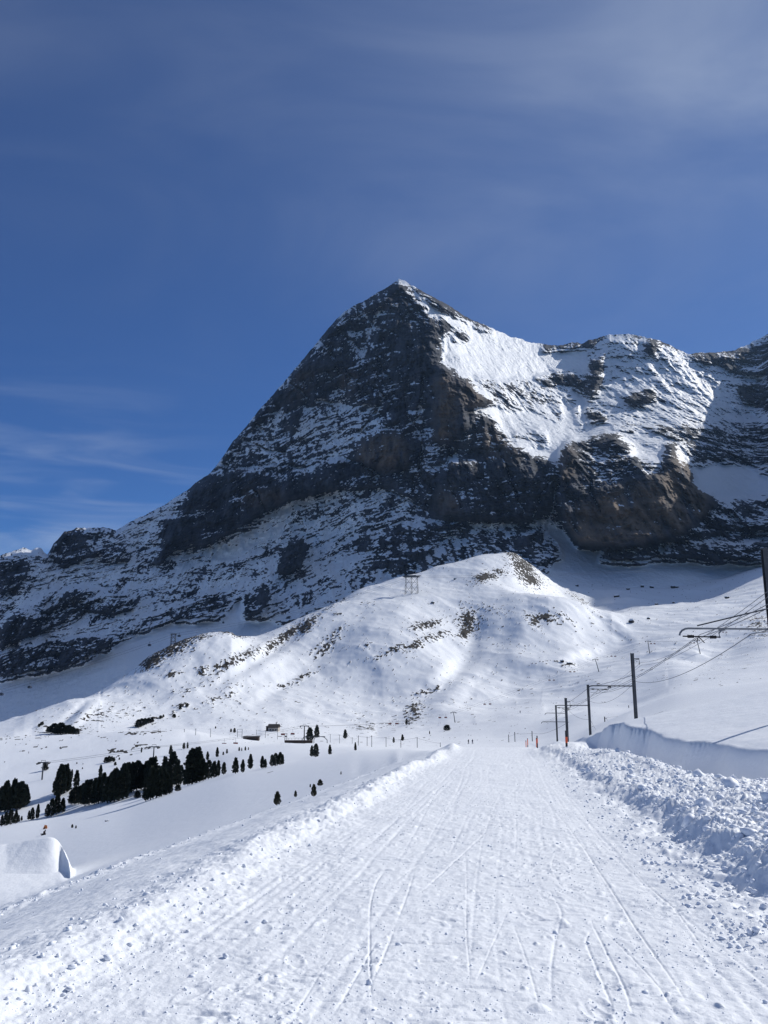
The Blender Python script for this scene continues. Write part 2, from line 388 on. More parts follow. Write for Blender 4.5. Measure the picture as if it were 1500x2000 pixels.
# ---- near surface relief
nearw = 1 - sstep(40, 110, GY)
ubr = GUB - GE0
onroad = sstep(-3.1, -2.6, GUB) * (1 - sstep(-.25, .1, ubr))
onbank = sstep(-.1, .5, ubr) * (1 - sstep(4.9, 5.8, GUB))
wall = sstep(8.2, 8.6, GUB) * (1 - sstep(8.7, 9.4, GUB))
onleft = 1 - sstep(-3.6, -3.1, GUB)
ridge = np.exp(-((GUB + 3.1) / .55) ** 2)
d = np.zeros_like(GZ)
nm = GY < 120
def put(mask_w, vals):
    d[nm] += (mask_w[nm] * vals)
x_, y_ = GX[nm], GY[nm]
v_ = GU[nm]
n_small = fbm(x_ * 3.1, y_ * 2.6, octv=4, gain=.6, seed=71)
put(onroad, .0036 * n_small + .0050 * fbm(x_ * 9, y_ * 7, octv=3, gain=.6, seed=72) + .012 * fbm(x_ * .8, y_ * .5, octv=2, seed=75))
# trampled patches with sharp little edges
tr = sstep(.1, .8, fbm(x_ * .7, y_ * .6, octv=3, seed=77))
put(onroad, tr * .022 * np.abs(fbm(x_ * 5.5, y_ * 8.0, octv=3, gain=.6, seed=79)))
crumb = np.clip(fbm(x_ * 11, y_ * 10, octv=2, seed=83) - .55, 0, 1)
put(onroad, crumb * .03)
crumb2 = np.clip(pn(x_ * 5, y_ * 5, seed=84) - .52, 0, 1)
put(onroad, crumb2 * .06)
# scrape marks across the fall line
scr = np.clip(fbm(v_ * 2.2 + y_ * .4, y_ * 9.0, octv=2, seed=85) - .45, 0, 1)
put(onroad, -scr * .042)
# groomer corduroy, faint and broken
cord = np.sin(v_ * 2 * np.pi / .11) * sstep(-.1, .5, fbm(x_ * .35, y_ * .3, octv=2, seed=88))
put(onroad * sstep(5, 3, GY * .25), cord * .0022)
bil = np.abs(fbm(x_ * 4.2, y_ * 3.8, octv=4, gain=.62, seed=91))
bil2 = np.abs(pn(x_ * 10, y_ * 9, seed=95)) 
put(onbank, .060 * bil + .028 * bil2 + .05 * fbm(x_ * 1.1, y_ * .9, octv=2, seed=97) - .05)
fe = np.exp(-((ubr - .15) / .5) ** 2)
put(fe, .10 * fbm(x_ * 1.5, y_ * 1.2, octv=4, gain=.6, seed=99) )
put(ridge * (.45 + .55 * sstep(7, 16, GY)), .05 * np.abs(fbm(x_ * 1.6, y_ * 1.4, octv=4, gain=.55, seed=101)) + .05 * n_small)
put(onleft * (1 - .6 * sstep(-9, -14, GUB)), .010 * n_small + .03 * fbm(x_ * .5, y_ * .4, octv=2, seed=103))
# ploughed crumbs along the lines left of the ridge
for off, wd, am in ((6.7, .32, .06), (10.5, .35, .04), (15.0, .5, .03)):
    ln = np.exp(-((GUB + off + .6 * pn(GY * .08, GY * 0 + off, seed=105)) / wd) ** 2)
    put(ln, am * np.abs(fbm(x_ * 2.8, y_ * 2.2, octv=3, gain=.6, seed=107)))
put(wall, .05 * fbm(x_ * .7, y_ * .35, octv=4, seed=109))
put(sstep(8.6, 9.5, GUB), .02 * fbm(x_ * .8, y_ * .5, octv=3, seed=111) + .10 * fbm(x_ * .12, y_ * .09, octv=2, seed=113))
d *= nearw
# ski tracks: grooves with a small lip
for pts, wd, dp in TRACKS:
    P = []
    for (x, y) in pts:
        s, e = s_e(x, y)
        Yp = CAMH / (-(e) + RZ)
        P.append((s * Yp, Yp))
    P = np.array(P)
    # refine with catmull-like interpolation
    tt = np.linspace(0, len(P) - 1, 6 * (len(P) - 1) + 1)
    P = np.stack([np.interp(tt, np.arange(len(P)), P[:, 0]), np.interp(tt, np.arange(len(P)), P[:, 1])], 1)
    ker = np.array([1, 2, 3, 2, 1.]) / 9
    for c in (0, 1):
        P[2:-2, c] = np.convolve(P[:, c], ker, 'valid')
    lo, hi = P.min(0) - .3, P.max(0) + .3
    r0, r1 = np.searchsorted(Yr, lo[1]), np.searchsorted(Yr, hi[1])
    sub = (slice(r0, r1), slice(None))
    sx, sy = GX[sub], GY[sub]
    mk = (sx > lo[0]) & (sx < hi[0])
    if not mk.any(): continue
    qx, qy = sx[mk], sy[mk]
    best = np.full(qx.shape, 1e9)
    tpos = np.zeros(qx.shape)
    for i in range(len(P) - 1):
        ax, ay = P[i]; bx, by = P[i + 1]
        L2 = (bx - ax) ** 2 + (by - ay) ** 2 + 1e-9
        t = np.clip(((qx - ax) * (bx - ax) + (qy - ay) * (by - ay)) / L2, 0, 1)
        dd = (qx - ax - t * (bx - ax)) ** 2 + (qy - ay - t * (by - ay)) ** 2
        c = dd < best
        best[c] = dd[c]; tpos[c] = (i + t[c]) / (len(P) - 1)
    r = np.sqrt(best)
    broken = sstep(-.7, -.1, pn(qx * 1.1, qy * .8, seed=120))
    ends = sstep(0, .3, tpos) * sstep(1, .75, tpos)
    wd = wd * .36
    prof = -dp * np.exp(-(r / (wd * .5)) ** 2) + dp * .08 * np.exp(-((r - wd * 1.1) / (wd * .45)) ** 2)
    dsub = d[sub]
    tmp = dsub[mk] + prof * broken * ends * .48
    dsub[mk] = tmp
    d[sub] = dsub
# long faint parallel tracks running down the road
trng = np.random.RandomState(33)
mr_ = Yr < 75
tU, tY = GU[mr_], GY[mr_]
acc = np.zeros_like(tU)
for k in range(44):
    u0 = trng.uniform(-3.1, 2.1); y0 = trng.uniform(2, 22); y1 = y0 + trng.uniform(4, 45)
    c = u0 + trng.uniform(.0, .18) * np.sin(tY * trng.uniform(.08, .5) + trng.uniform(0, 6.28)) + trng.uniform(-.025, .025) * (tY - y0)
    w_ = trng.uniform(.014, .035); dp = trng.uniform(.003, .010)
    r_ = np.abs(tU - c)
    on = sstep(y0, y0 + 1, tY) * sstep(y1, y1 - 3, tY)
    wv_ = np.maximum(w_, tY * .0011)
    dp *= .5
    acc += on * (-dp * np.exp(-(r_ / wv_) ** 2) + .12 * dp * np.exp(-((r_ - 2 * wv_) / wv_) ** 2))
d[mr_] += acc
# footprints near the bottom left of the road
prng = np.random.RandomState(5)
for k in range(46):
    fx = prng.uniform(-1.9, 2.0); fy = prng.uniform(4.3, 15)
    an = prng.uniform(-.5, .5) + .15
    mk = (np.abs(GX - fx) < .25) & (np.abs(GY - fy) < .3)
    if not mk.any(): continue
    qx, qy = GX[mk] - fx, GY[mk] - fy
    a = qx * math.cos(an) - qy * math.sin(an); b = qx * math.sin(an) + qy * math.cos(an)
    rr = (a / .055) ** 2 + (b / .14) ** 2
    d[mk] += -.008 * np.exp(-rr ** 2) + .004 * np.exp(-((rr - 1.6) / .5) ** 2) * (1 + fbm(qx * 20, qy * 20, octv=2, seed=k))
GZ = GZ + d

# level pad in front of and under the kicker at the far left
KPY, KPZ = 60.0, float(s_e(60, 1712)[1]) * 60.0
s1, s2 = float(s_e(118, 1700)[0]), float(s_e(150, 1700)[0])
pm = (1 - sstep(s1, s2, GS)) * sstep(47, 57, GY) * (1 - sstep(66, 84, GY)) * sstep(-1.4, -.9, GS)
GZ = GZ + pm * np.maximum(KPZ - GZ, 0)
gx, gy = gpx()

def grid_mesh(name, X, Y, Z, attrs, mat, flip=False):
    r, c = X.shape
    co = np.stack([X, Y, Z], -1).reshape(-1, 3).astype(np.float32)
    idx = np.arange(r * c, dtype=np.int32).reshape(r, c)
    q = np.stack([idx[:-1, :-1], idx[:-1, 1:], idx[1:, 1:], idx[1:, :-1]], -1).reshape(-1, 4)
    if flip: q = q[:, ::-1]
    me = bpy.data.meshes.new(name)
    me.vertices.add(len(co)); me.vertices.foreach_set("co", co.ravel())
    me.loops.add(q.size); me.loops.foreach_set("vertex_index", np.ascontiguousarray(q).ravel())
    me.polygons.add(len(q))
    me.polygons.foreach_set("loop_start", np.arange(0, q.size, 4, dtype=np.int32))
    me.polygons.foreach_set("loop_total", np.full(len(q), 4, np.int32))
    me.polygons.foreach_set("use_smooth", np.ones(len(q), bool))
    for k, v in attrs.items():
        a = me.attributes.new(k, 'FLOAT', 'POINT')
        a.data.foreach_set("value", np.ascontiguousarray(v, dtype=np.float32).ravel())
    me.update()
    me.materials.append(mat)
    o = bpy.data.objects.new(name, me)
    COL.objects.link(o)
    return o

# ------------------------------------------------------------------ materials
def nmat(name):
    m = bpy.data.materials.new(name); m.use_nodes = True
    nt = m.node_tree
    return m, nt.nodes, nt.links, nt.nodes['Principled BSDF']
def simple_mat(name, col, rough=.7, metal=0, nscale=6., var=.25, bump=.0):
    m, N, L, B = nmat(name)
    t = N.new("ShaderNodeTexCoord"); n = N.new("ShaderNodeTexNoise"); n.inputs['Scale'].default_value = nscale
    n.inputs['Detail'].default_value = 5
    L.new(t.outputs['Object'], n.inputs['Vector'])
    r = N.new("ShaderNodeValToRGB")
    r.color_ramp.elements[0].position = .3; r.color_ramp.elements[1].position = .7
    r.color_ramp.elements[0].color = (*[c * (1 - var) for c in col], 1)
    r.color_ramp.elements[1].color = (*[min(1, c * (1 + var)) for c in col], 1)
    L.new(n.outputs[0], r.inputs[0]); L.new(r.outputs[0], B.inputs['Base Color'])
    B.inputs['Roughness'].default_value = rough; B.inputs['Metallic'].default_value = metal
    if bump:
        b = N.new("ShaderNodeBump"); b.inputs['Strength'].default_value = bump
        L.new(n.outputs[0], b.inputs['Height']); L.new(b.outputs[0], B.inputs['Normal'])
    return m
def terrain_mat(name, bump_layers, snow=(.85, .87, .89), rock_a=(.085, .08, .08), rock_b=(.19, .175, .165), warm=(.175, .128, .092), snow_rough=.55,
                rscale=.03, stretch=(1, 1, 3)):
    m, N, L, B = nmat(name)
    geo = N.new("ShaderNodeNewGeometry")
    ar = N.new("ShaderNodeAttribute"); ar.attribute_name = "rock"
    aw = N.new("ShaderNodeAttribute"); aw.attribute_name = "warm"
    mp = N.new("ShaderNodeMapping"); mp.inputs['Scale'].default_value = stretch
    L.new(geo.outputs['Position'], mp.inputs[0])
    n1 = N.new("ShaderNodeTexNoise"); n1.inputs['Scale'].default_value = rscale; n1.inputs['Detail'].default_value = 9
    n1.inputs['Roughness'].default_value = .65
    L.new(mp.outputs[0], n1.inputs['Vector'])
    cr = N.new("ShaderNodeValToRGB"); cr.color_ramp.elements[0].position = .25; cr.color_ramp.elements[1].position = .85
    cr.color_ramp.elements[0].color = (*rock_a, 1); cr.color_ramp.elements[1].color = (*rock_b, 1)
    at = N.new("ShaderNodeAttribute"); at.attribute_name = "tone"
    av = N.new("ShaderNodeMath"); av.operation = 'MULTIPLY_ADD'; av.inputs[1].default_value = .7; L.new(at.outputs['Fac'], av.inputs[0])
    ah = N.new("ShaderNodeMath"); ah.operation = 'MULTIPLY_ADD'; ah.inputs[1].default_value = .6; ah.inputs[2].default_value = -.15
    L.new(n1.outputs[0], ah.inputs[0]); L.new(ah.outputs[0], av.inputs[2])
    L.new(av.outputs[0], cr.inputs[0])
    mw = N.new("ShaderNodeMix"); mw.data_type = 'RGBA'
    L.new(aw.outputs['Fac'], mw.inputs[0]); L.new(cr.outputs[0], mw.inputs[6]); mw.inputs[7].default_value = (*warm, 1)
    # break the snow/rock edge with finer noise
    n2 = N.new("ShaderNodeTexNoise"); n2.inputs['Scale'].default_value = rscale * 6; n2.inputs['Detail'].default_value = 6
    L.new(mp.outputs[0], n2.inputs['Vector'])
    ad = N.new("ShaderNodeMath"); ad.operation = 'MULTIPLY_ADD'; ad.inputs[1].default_value = .5; ad.inputs[2].default_value = -.25
    L.new(n2.outputs[0], ad.inputs[0])
    a2 = N.new("ShaderNodeMath"); a2.operation = 'ADD'; L.new(ar.outputs['Fac'], a2.inputs[0]); L.new(ad.outputs[0], a2.inputs[1])
    mr = N.new("ShaderNodeMapRange"); mr.interpolation_type = 'SMOOTHSTEP'; mr.inputs[1].default_value = .38; mr.inputs[2].default_value = .62
    L.new(a2.outputs[0], mr.inputs[0])
    mx = N.new("ShaderNodeMix"); mx.data_type = 'RGBA'; L.new(mr.outputs[0], mx.inputs[0])
    mx.inputs[6].default_value = (*snow, 1); L.new(mw.outputs[2], mx.inputs[7])
    L.new(mx.outputs[2], B.inputs['Base Color'])
    rr = N.new("ShaderNodeMapRange"); rr.inputs[3].default_value = snow_rough; rr.inputs[4].default_value = .9
    L.new(mr.outputs[0], rr.inputs[0]); L.new(rr.outputs[0], B.inputs['Roughness'])
    B.inputs['Specular IOR Level'].default_value = .25
    prev = None
    for (sc, dist, det) in bump_layers:
        nb = N.new("ShaderNodeTexNoise"); nb.inputs['Scale'].default_value = sc; nb.inputs['Detail'].default_value = det
        nb.inputs['Roughness'].default_value = .6
        L.new(geo.outputs['Position'], nb.inputs['Vector'])
        b = N.new("ShaderNodeBump"); b.inputs['Strength'].default_value = 1; b.inputs['Distance'].default_value = dist
        L.new(nb.outputs[0], b.inputs['Height'])
        if prev: L.new(prev.outputs[0], b.inputs['Normal'])
        prev = b
    if prev: L.new(prev.outputs[0], B.inputs['Normal'])
    return m
M_ground = terrain_mat("snow_ground", [(.8, .10, 4), (9., .012, 6), (60., .0035, 4)], rock_a=(.018, .017, .015), rock_b=(.078, .067, .054), rscale=.12)
M_mount = terrain_mat("mountain_rock_snow", [(.02, 10., 8), (.10, 4.0, 7)], rock_a=(.010, .013, .020), rock_b=(.070, .077, .095), rscale=.012, stretch=(1.2, 1.2, .6))

# ------------------------------------------------------------------ the mountain
TOP = [(-1200,1250),(-400,1190),(-100,1110),(0,1085),(25,1076),(45,1070),(60,1074),(80,1070),(92,1084),(105,1062),(125,1040),(150,1031),(185,1031),(215,1031),(228,1036),(250,1021),(300,998),(350,968),(372,953),(385,940),(410,925),(440,886),(455,862),(470,846),(500,808),(530,774),(550,752),(590,704),(622,666),(642,640),(670,610),(690,599),(710,588),(732,575),(750,565),(765,554),(779,546),(790,549),(802,555),(830,572),(850,582),(862,588),(880,599),(920,625),(945,633),(970,646),(1000,657),(1030,668),(1060,671),(1090,676),(1115,670),(1140,668),(1165,661),(1190,654),(1225,652),(1250,656),(1290,666),(1310,675),(1340,690),(1370,689),(1400,688),(1430,686),(1450,678),(1468,668),(1485,661),(1500,652),(1530,646),(1560,655),(1620,685),(1660,692),(1700,695),(1780,678),(1850,688),(2000,715),(2600,790)]  # skyline past the right edge is an unseen spur, shaped to shade the basin
BOT = [(-1200,1600),(-400,1520),(0,1445),(165,1400),(250,1350),(340,1295),(440,1270),(520,1268),(640,1215),(760,1165),(870,1135),(940,1115),(1000,1115),(1060,1140),(1160,1200),(1300,1195),(1400,1190),(1500,1150),(1900,1100),(2600,1000)]
DEPTH = [ # x, y, distance in metres
 (-1000,1230,2700),(-1000,1550,2200),(-400,1190,2850),(-400,1350,2500),(-400,1500,2200),(0,1085,3000),(0,1250,2640),(0,1400,2330),(0,1440,2250),(100,1150,2860),(215,1034,3150),(200,1150,2860),(200,1300,2400),(200,1370,2280),
 (370,955,3280),(390,1050,3060),(390,1150,2800),(400,1265,2380),(500,810,3400),(500,950,3160),(500,1080,2920),(500,1200,2560),(600,692,3430),(600,850,3230),(600,1000,3020),(600,1120,2740),(600,1200,2400),
 (700,590,3450),(700,720,3330),(700,850,3130),(700,960,2980),(700,1080,2760),(700,1150,2500),(780,548,3420),(780,680,3270),(780,800,3080),(780,930,2900),(780,1050,2700),(780,1130,2480),
 (830,570,3420),(850,620,3290),(860,660,3180),(868,715,3080),(880,850,2900),(905,738,3010),(950,785,2960),(960,900,2800),(970,1000,2650),(960,1090,2400),(1010,870,2850),(1090,905,2760),(1070,1000,2600),(1060,1080,2380),
 (920,628,3750),(940,720,3420),(1000,700,3750),(1000,800,3250),(1060,672,4200),(1060,760,3700),(1060,850,3050),(1120,690,4200),(1100,760,3850),(1140,850,3350),(1150,780,3750),
 (1190,655,4250),(1200,740,3950),(1250,820,3550),(1225,652,4250),(1330,690,4250),(1350,780,3850),(1400,688,4400),(1450,760,4050),(1500,655,4500),(1500,760,4150),(1400,840,3500),(1500,850,3600),(1560,655,4100),(1516,655,4500),(1516,757,4150),(1516,860,3500),(1550,757,2560),(1548,900,2430),(1548,1080,2170),(1620,690,2700),(1660,800,2480),  # last points add an unseen spur right of the frame, shading the basin
 (1105,872,2880),(1100,950,2760),(1130,1060,2560),(1200,850,2960),(1240,900,2820),(1200,1060,2520),(1300,885,2800),(1320,930,2700),(1300,1045,2520),(1390,975,2700),(1380,1030,2560),
 (1200,835,3250),(1360,905,2960),(1430,900,3020),(1500,900,3050),(1450,960,2780),(1500,975,2760),(1500,1040,2560),(1430,1060,2460),(1250,1090,2320),(1120,1110,2250),(1300,1150,2120),(1500,1110,2260),
 (1700,698,2520),(1700,900,2350),(1700,1080,2120),(1850,690,2500),(2000,720,2500),(2000,1050,2050),(2500,800,2500),(2500,1000,2000)]  # rest of the added spur, out of view, placed to cast the basin shadow
DP = np.array(DEPTH, float)
def tps_fit(P, V, lam=30.0):
    n = len(P)
    d = np.linalg.norm(P[:, None] - P[None], axis=2)
    Kk = np.where(d > 0, d * d * np.log(np.maximum(d, 1e-9)), 0) * 1e-4
    A = np.zeros((n + 3, n + 3)); A[:n, :n] = Kk + lam * 1e-2 * np.eye(n)
    A[:n, n] = 1; A[:n, n + 1:] = P / 100.; A[n, :n] = 1; A[n + 1:, :n] = (P / 100.).T
    w = np.linalg.solve(A, np.concatenate([V, [0, 0, 0]]))
    return w
def tps_eval(P, w, Q):
    n = len(P); out = w[n] + Q @ (w[n + 1:] / 100.)
    for i in range(n):
        d2 = ((Q - P[i]) ** 2).sum(1)
        out = out + w[i] * np.where(d2 > 0, .5 * d2 * np.log(np.maximum(d2, 1e-9)), 0) * 1e-4
    return out
tw = tps_fit(DP[:, :2], DP[:, 2])
qx = np.arange(-1200, 2640, 10.); qy = np.arange(500, 1640, 10.)
QX, QY = np.meshgrid(qx, qy)
DM = tps_eval(DP[:, :2], tw, np.stack([QX.ravel(), QY.ravel()], 1)).reshape(QX.shape)
def bilin(M, x, y, x0, y0, st):
    fx = np.clip((x - x0) / st, 0, M.shape[1] - 1.001); fy = np.clip((y - y0) / st, 0, M.shape[0] - 1.001)
    i, j = fy.astype(int), fx.astype(int); a, b = fx - j, fy - i
    return (M[i, j] * (1 - a) + M[i, j + 1] * a) * (1 - b) + (M[i + 1, j] * (1 - a) + M[i + 1, j + 1] * a) * b

# traced cover: positive = snow, negative = rock
COVER = [
 (.15, [(-1200,1000),(2700,400),(2700,1400),(-1200,1700)]),
 (.50, [(0,1080),(215,1040),(370,960),(800,940),(800,1200),(300,1300),(-400,1450),(-400,1150)]),
 (-.12,[(780,548),(700,588),(600,690),(500,808),(380,945),(330,1040),(400,1060),(450,1030),(560,970),(760,950),(860,1010),(1040,1015),(1100,910),(1010,870),(900,740),(868,715),(855,640),(815,585)]),
 (-.55,[(370,955),(450,920),(560,935),(640,925),(660,945),(560,972),(500,1000),(450,1035),(400,1062),(385,1058),(330,1050)]),
 (-.38,[(600,700),(660,615),(760,560),(815,590),(850,640),(865,720),(800,700),(740,790),(640,760),(560,790),(470,860),(440,900)]),
 (.55, [(590,800),(640,785),(700,790),(750,785),(740,830),(700,860),(640,870),(570,860)]),
 (.35, [(480,840),(540,800),(580,860),(700,870),(660,900),(540,905),(450,910)]),
 (.25, [(690,620),(720,600),(760,600),(740,660),(700,720),(680,690)]),
 (-1.1,[(700,872),(738,845),(785,850),(795,905),(745,918),(700,895)]),
 (-1.1,[(848,720),(868,715),(905,738),(965,785),(905,795),(915,830),(880,862),(850,862)]),
 (-.7, [(760,700),(800,640),(848,640),(860,720),(845,860),(760,830),(770,760)]),
 (-.6, [(880,860),(960,810),(1010,870),(1090,910),(1070,985),(1040,1015),(960,1012),(840,1005),(850,920)]),
 (.35, [(845,915),(900,870),(900,885),(860,925)]),
 (.30, [(900,925),(940,900),(980,895),(940,915)]),
 (.2,  [(800,790),(845,790),(840,860),(790,850)]),
 (.18,[(700,1010),(760,960),(860,1010),(1050,1015),(1070,1080),(940,1095),(760,1130),(700,1120)]),
 (-.25,[(745,1050),(800,1030),(900,1020),(860,1060),(780,1120),(750,1110)]),
 (.75, [(560,985),(640,960),(760,960),(740,1000),(640,1050),(520,1060),(480,1040)]),
 (1.0, [(480,1030),(560,1000),(540,1050),(440,1100),(400,1090)]),
 (-1.2,[(575,1047),(600,1060),(585,1100),(555,1118),(540,1112),(560,1080)]),
 (-.5, [(468,1168),(490,1160),(520,1150),(530,1165),(500,1200),(470,1205)]),
 (-.9, [(330,1010),(400,1050),(385,1060),(340,1075),(300,1105),(310,1080)]),
 (-.3, [(200,1070),(255,1070),(250,1095),(200,1097)]),
 (-.12, [(75,1170),(110,1150),(200,1150),(280,1165),(250,1195),(160,1200),(100,1225),(30,1255),(0,1260),(0,1225)]),
 (-.4,[(0,1235),(40,1190),(60,1200),(35,1245),(0,1262)]),
 (-.3, [(90,1080),(130,1040),(150,1035),(180,1060),(200,1080),(120,1110)]),
 (-.3, [(0,1090),(40,1075),(60,1110),(30,1150),(0,1160)]),
 (-.15, [(0,1265),(100,1250),(200,1240),(220,1255),(160,1300),(60,1320),(0,1330)]),
 (.1, [(330,1180),(420,1150),(460,1180),(420,1210),(330,1215)]),
 (1.15, [(780,546),(815,555),(930,638),(1060,668),(1135,712),(1095,740),(1100,770),(1150,850),(1100,905),(1010,872),(950,810),(903,795),(965,785),(900,732),(862,712),(868,670),(850,630),(815,580)]),
 (-.9, [(800,552),(850,575),(930,620),(935,632),(900,622),(850,592),(815,570)]),
 (-.7, [(833,622),(860,620),(880,640),(860,652)]),(-.3,[(880,640),(910,650),(915,668),(890,660)]),
 (.55,  [(1010,740),(1090,760),(1100,830),(1040,800),(960,760)]),(.4,[(1000,850),(1060,840),(1075,870),(1020,870)]),
 (.5,  [(930,735),(1010,760),(1060,800),(990,800),(940,770)]),
 (1.2, [(1060,672),(1150,680),(1150,720),(1110,760),(1150,850),(1230,845),(1160,800),(1140,770),(1100,745)]),
 (-.7, [(1055,668),(1100,672),(1180,655),(1170,668),(1120,682),(1060,680)]),
 (-.6, [(1050,735),(1130,725),(1140,745),(1080,755)]),
 (.85, [(1160,670),(1230,655),(1340,690),(1500,720),(1500,830),(1200,835),(1160,800)]),
 (-.8, [(1155,705),(1180,690),(1175,740),(1160,775),(1150,760)]),
 (-.7, [(1145,800),(1180,805),(1185,822),(1150,826)]),
 (-.7, [(1220,770),(1270,755),(1285,775),(1230,795)]),
 (-.45, [(1340,690),(1400,685),(1450,678),(1500,650),(1700,560),(1700,760),(1500,730),(1440,730),(1400,712),(1350,705)]),
 (-.8, [(1265,665),(1285,668),(1280,690),(1262,695)]),
 (-.5, [(1440,750),(1500,750),(1500,800),(1450,790)]),
 (-.05,[(1200,832),(1500,828),(1600,850),(1600,930),(1480,920),(1420,900),(1300,870),(1210,850)]),
 (-.9, [(1098,875),(1110,858),(1200,850),(1230,880),(1245,895),(1300,895),(1303,874),(1320,874),(1325,905),(1348,915),(1352,945),(1390,972),(1380,1010),(1300,1052),(1200,1066),(1130,1066),(1095,1020),(1092,930)]),
 (-.30,[(1120,885),(1190,870),(1240,900),(1260,920),(1200,950),(1130,960)]),
 (.95, [(1112,834),(1250,838),(1345,868),(1345,900),(1326,900),(1320,868),(1300,868),(1296,892),(1247,890),(1200,846),(1105,852)]),
 (.6,  [(1245,890),(1290,890),(1298,915),(1270,935),(1250,920)]),
 (.5,  [(1205,880),(1245,885),(1240,895)]),
 (1.3, [(1345,908),(1420,900),(1500,925),(1600,950),(1600,975),(1500,965),(1440,980),(1395,975),(1352,945)]),
 (-.1, [(1395,978),(1440,985),(1500,968),(1600,990),(1600,1060),(1500,1030),(1420,1035),(1300,1058),(1370,1010)]),
 (-.7, [(1180,1076),(1250,1072),(1255,1085),(1190,1090)]),
 (-.2, [(1295,1075),(1340,1062),(1500,1060),(1500,1090),(1420,1092),(1350,1085),(1300,1092)]),
 (1.3, [(1060,1020),(1100,1030),(1130,1070),(1180,1070),(1170,1100),(1300,1095),(1500,1098),(1900,1080),(1900,1250),(1000,1250),(1050,1150),(1080,1090)]),
 (1.3, [(-1200,1450),(-400,1400),(0,1325),(140,1300),(230,1255),(330,1215),(430,1210),(470,1160),(480,1205),(560,1215),(640,1180),(640,1300),(0,1500),(-1200,1700)]),
 (-.2, [(1050,1030),(1085,1060),(1100,1090),(1050,1100),(1000,1070)]),
]
WARM = [
 (.9, [(700,872),(738,845),(785,850),(795,905),(745,918),(700,895)]),
 (1.0,[(850,740),(885,735),(895,790),(880,858),(852,858)]),
 (.7, [(900,735),(965,785),(905,795)]),
 (.5, [(560,750),(600,720),(610,760),(570,790)]),(.5,[(650,730),(700,730),(690,770),(650,765)]),
 (.7, [(1100,880),(1120,870),(1118,940),(1100,940)]),
 (1.0,[(1100,1000),(1200,960),(1300,925),(1325,880),(1348,920),(1390,972),(1380,1010),(1300,1052),(1200,1066),(1130,1066)]),
 (.6, [(930,830),(1000,860),(1020,900),(960,900)]),(.6,[(860,960),(900,950),(900,1000),(850,1000)]),
 (.6, [(470,960),(560,960),(540,985),(480,990)]),
]
def paint(polys, base, bl, mx=False):
    st = 4.0
    x0, y0 = -400., 480.
    W, H = int(2400 / st), int(1100 / st)
    px_, py_ = np.meshgrid(x0 + st * np.arange(W), y0 + st * np.arange(H))
    M = np.full((H, W), base, float)
    for v, P in polys:
        inside = np.zeros((H, W), bool)
        n = len(P)
        for i in range(n):
            ax, ay = P[i]; bx, by = P[(i + 1) % n]
            if ay == by: continue
            c = ((ay > py_) != (by > py_)) & (px_ < (bx - ax) * (py_ - ay) / (by - ay) + ax)
            inside ^= c
        M[inside] = v
    k = np.hanning(bl * 2 + 3)[1:-1]; k /= k.sum()
    M = np.apply_along_axis(lambda r: np.convolve(np.pad(r, bl, mode='edge'), k, 'valid'), 0, M)
    M = np.apply_along_axis(lambda r: np.convolve(np.pad(r, bl, mode='edge'), k, 'valid'), 1, M)
    return lambda x, y: bilin(M, x, y, x0, y0, st)
f_cover = paint(COVER, .3, 2)
f_warm = paint(WARM, 0., 4)

ms_in = np.linspace(-.56, .56, 1150)
ms_o = .56 + np.cumsum(np.geomspace(.0015, .05, 44))
MS = np.concatenate([-ms_o[::-1], ms_in, ms_o])
def edge(pts, s):
    p = np.array(pts, float); ps, pe = s_e(p[:, 0], p[:, 1]); o = np.argsort(ps)
    return np.interp(s, ps[o], pe[o])
et, eb = edge(TOP, MS), edge(BOT, MS)
et = et + .0020 * fbm(MS * 60, MS * 0, octv=5, gain=.62, seed=201)
NR = 760
tt = np.linspace(0, 1, NR)[:, None]
ME = eb[None] + (et - eb)[None] * tt
MSg = np.repeat(MS[None], NR, 0)
mx_, my_ = px_of(MSg, ME)
# small irregularity so traced borders never look drawn
jx = 6 * fbm(mx_ / 45., my_ / 45., octv=3, seed=205); jy = 5 * fbm(mx_ / 40., my_ / 40., octv=3, seed=206)
MD = bilin(DM, mx_, my_, -1200., 500., 10.)
X0 = MSg * MD; Z0 = ME * MD
SNOWLINES = [[(640,625),(680,660),(712,700),(722,745)],[(748,590),(722,650),(705,700),(700,745)],[(690,600),(735,640),(770,650)],[(655,700),(690,740),(712,792)],[(560,742),(600,775),(650,790)],
 [(735,700),(765,745),(775,800)],[(800,600),(775,640),(752,660)],[(620,660),(650,690),(660,730)],[(700,745),(740,760),(770,790)],[(470,860),(520,880),(560,885)],[(430,905),(480,915),(530,905),(590,915)],
 [(640,880),(690,860),(735,800)],[(600,905),(650,890),(700,900),(740,925)],[(480,800),(520,850),(530,900)],[(790,800),(830,870),(820,930),(850,960)],[(880,870),(870,930),(900,990)],[(975,880),(1000,940),(1020,1000)],
 [(1040,1010),(1060,970),(1080,930)],[(1060,1060),(1075,1010),(1090,960),(1098,900)],[(820,700),(830,760),(815,820)],[(500,960),(520,1000)],[(760,960),(800,975),(840,1005)],[(1120,900),(1150,940),(1170,1000)]]
st_ = 3.0; lx, ly = np.meshgrid(np.arange(-100, 1600, st_), np.arange(520, 1140, st_))
LD = np.full(lx.shape, 1e9)
for Pn in SNOWLINES:
    for (ax, ay), (bx, by) in zip(Pn[:-1], Pn[1:]):
        t = np.clip(((lx - ax) * (bx - ax) + (ly - ay) * (by - ay)) / ((bx - ax) ** 2 + (by - ay) ** 2), 0, 1)
        LD = np.minimum(LD, (lx - ax - t * (bx - ax)) ** 2 + (ly - ay - t * (by - ay)) ** 2)
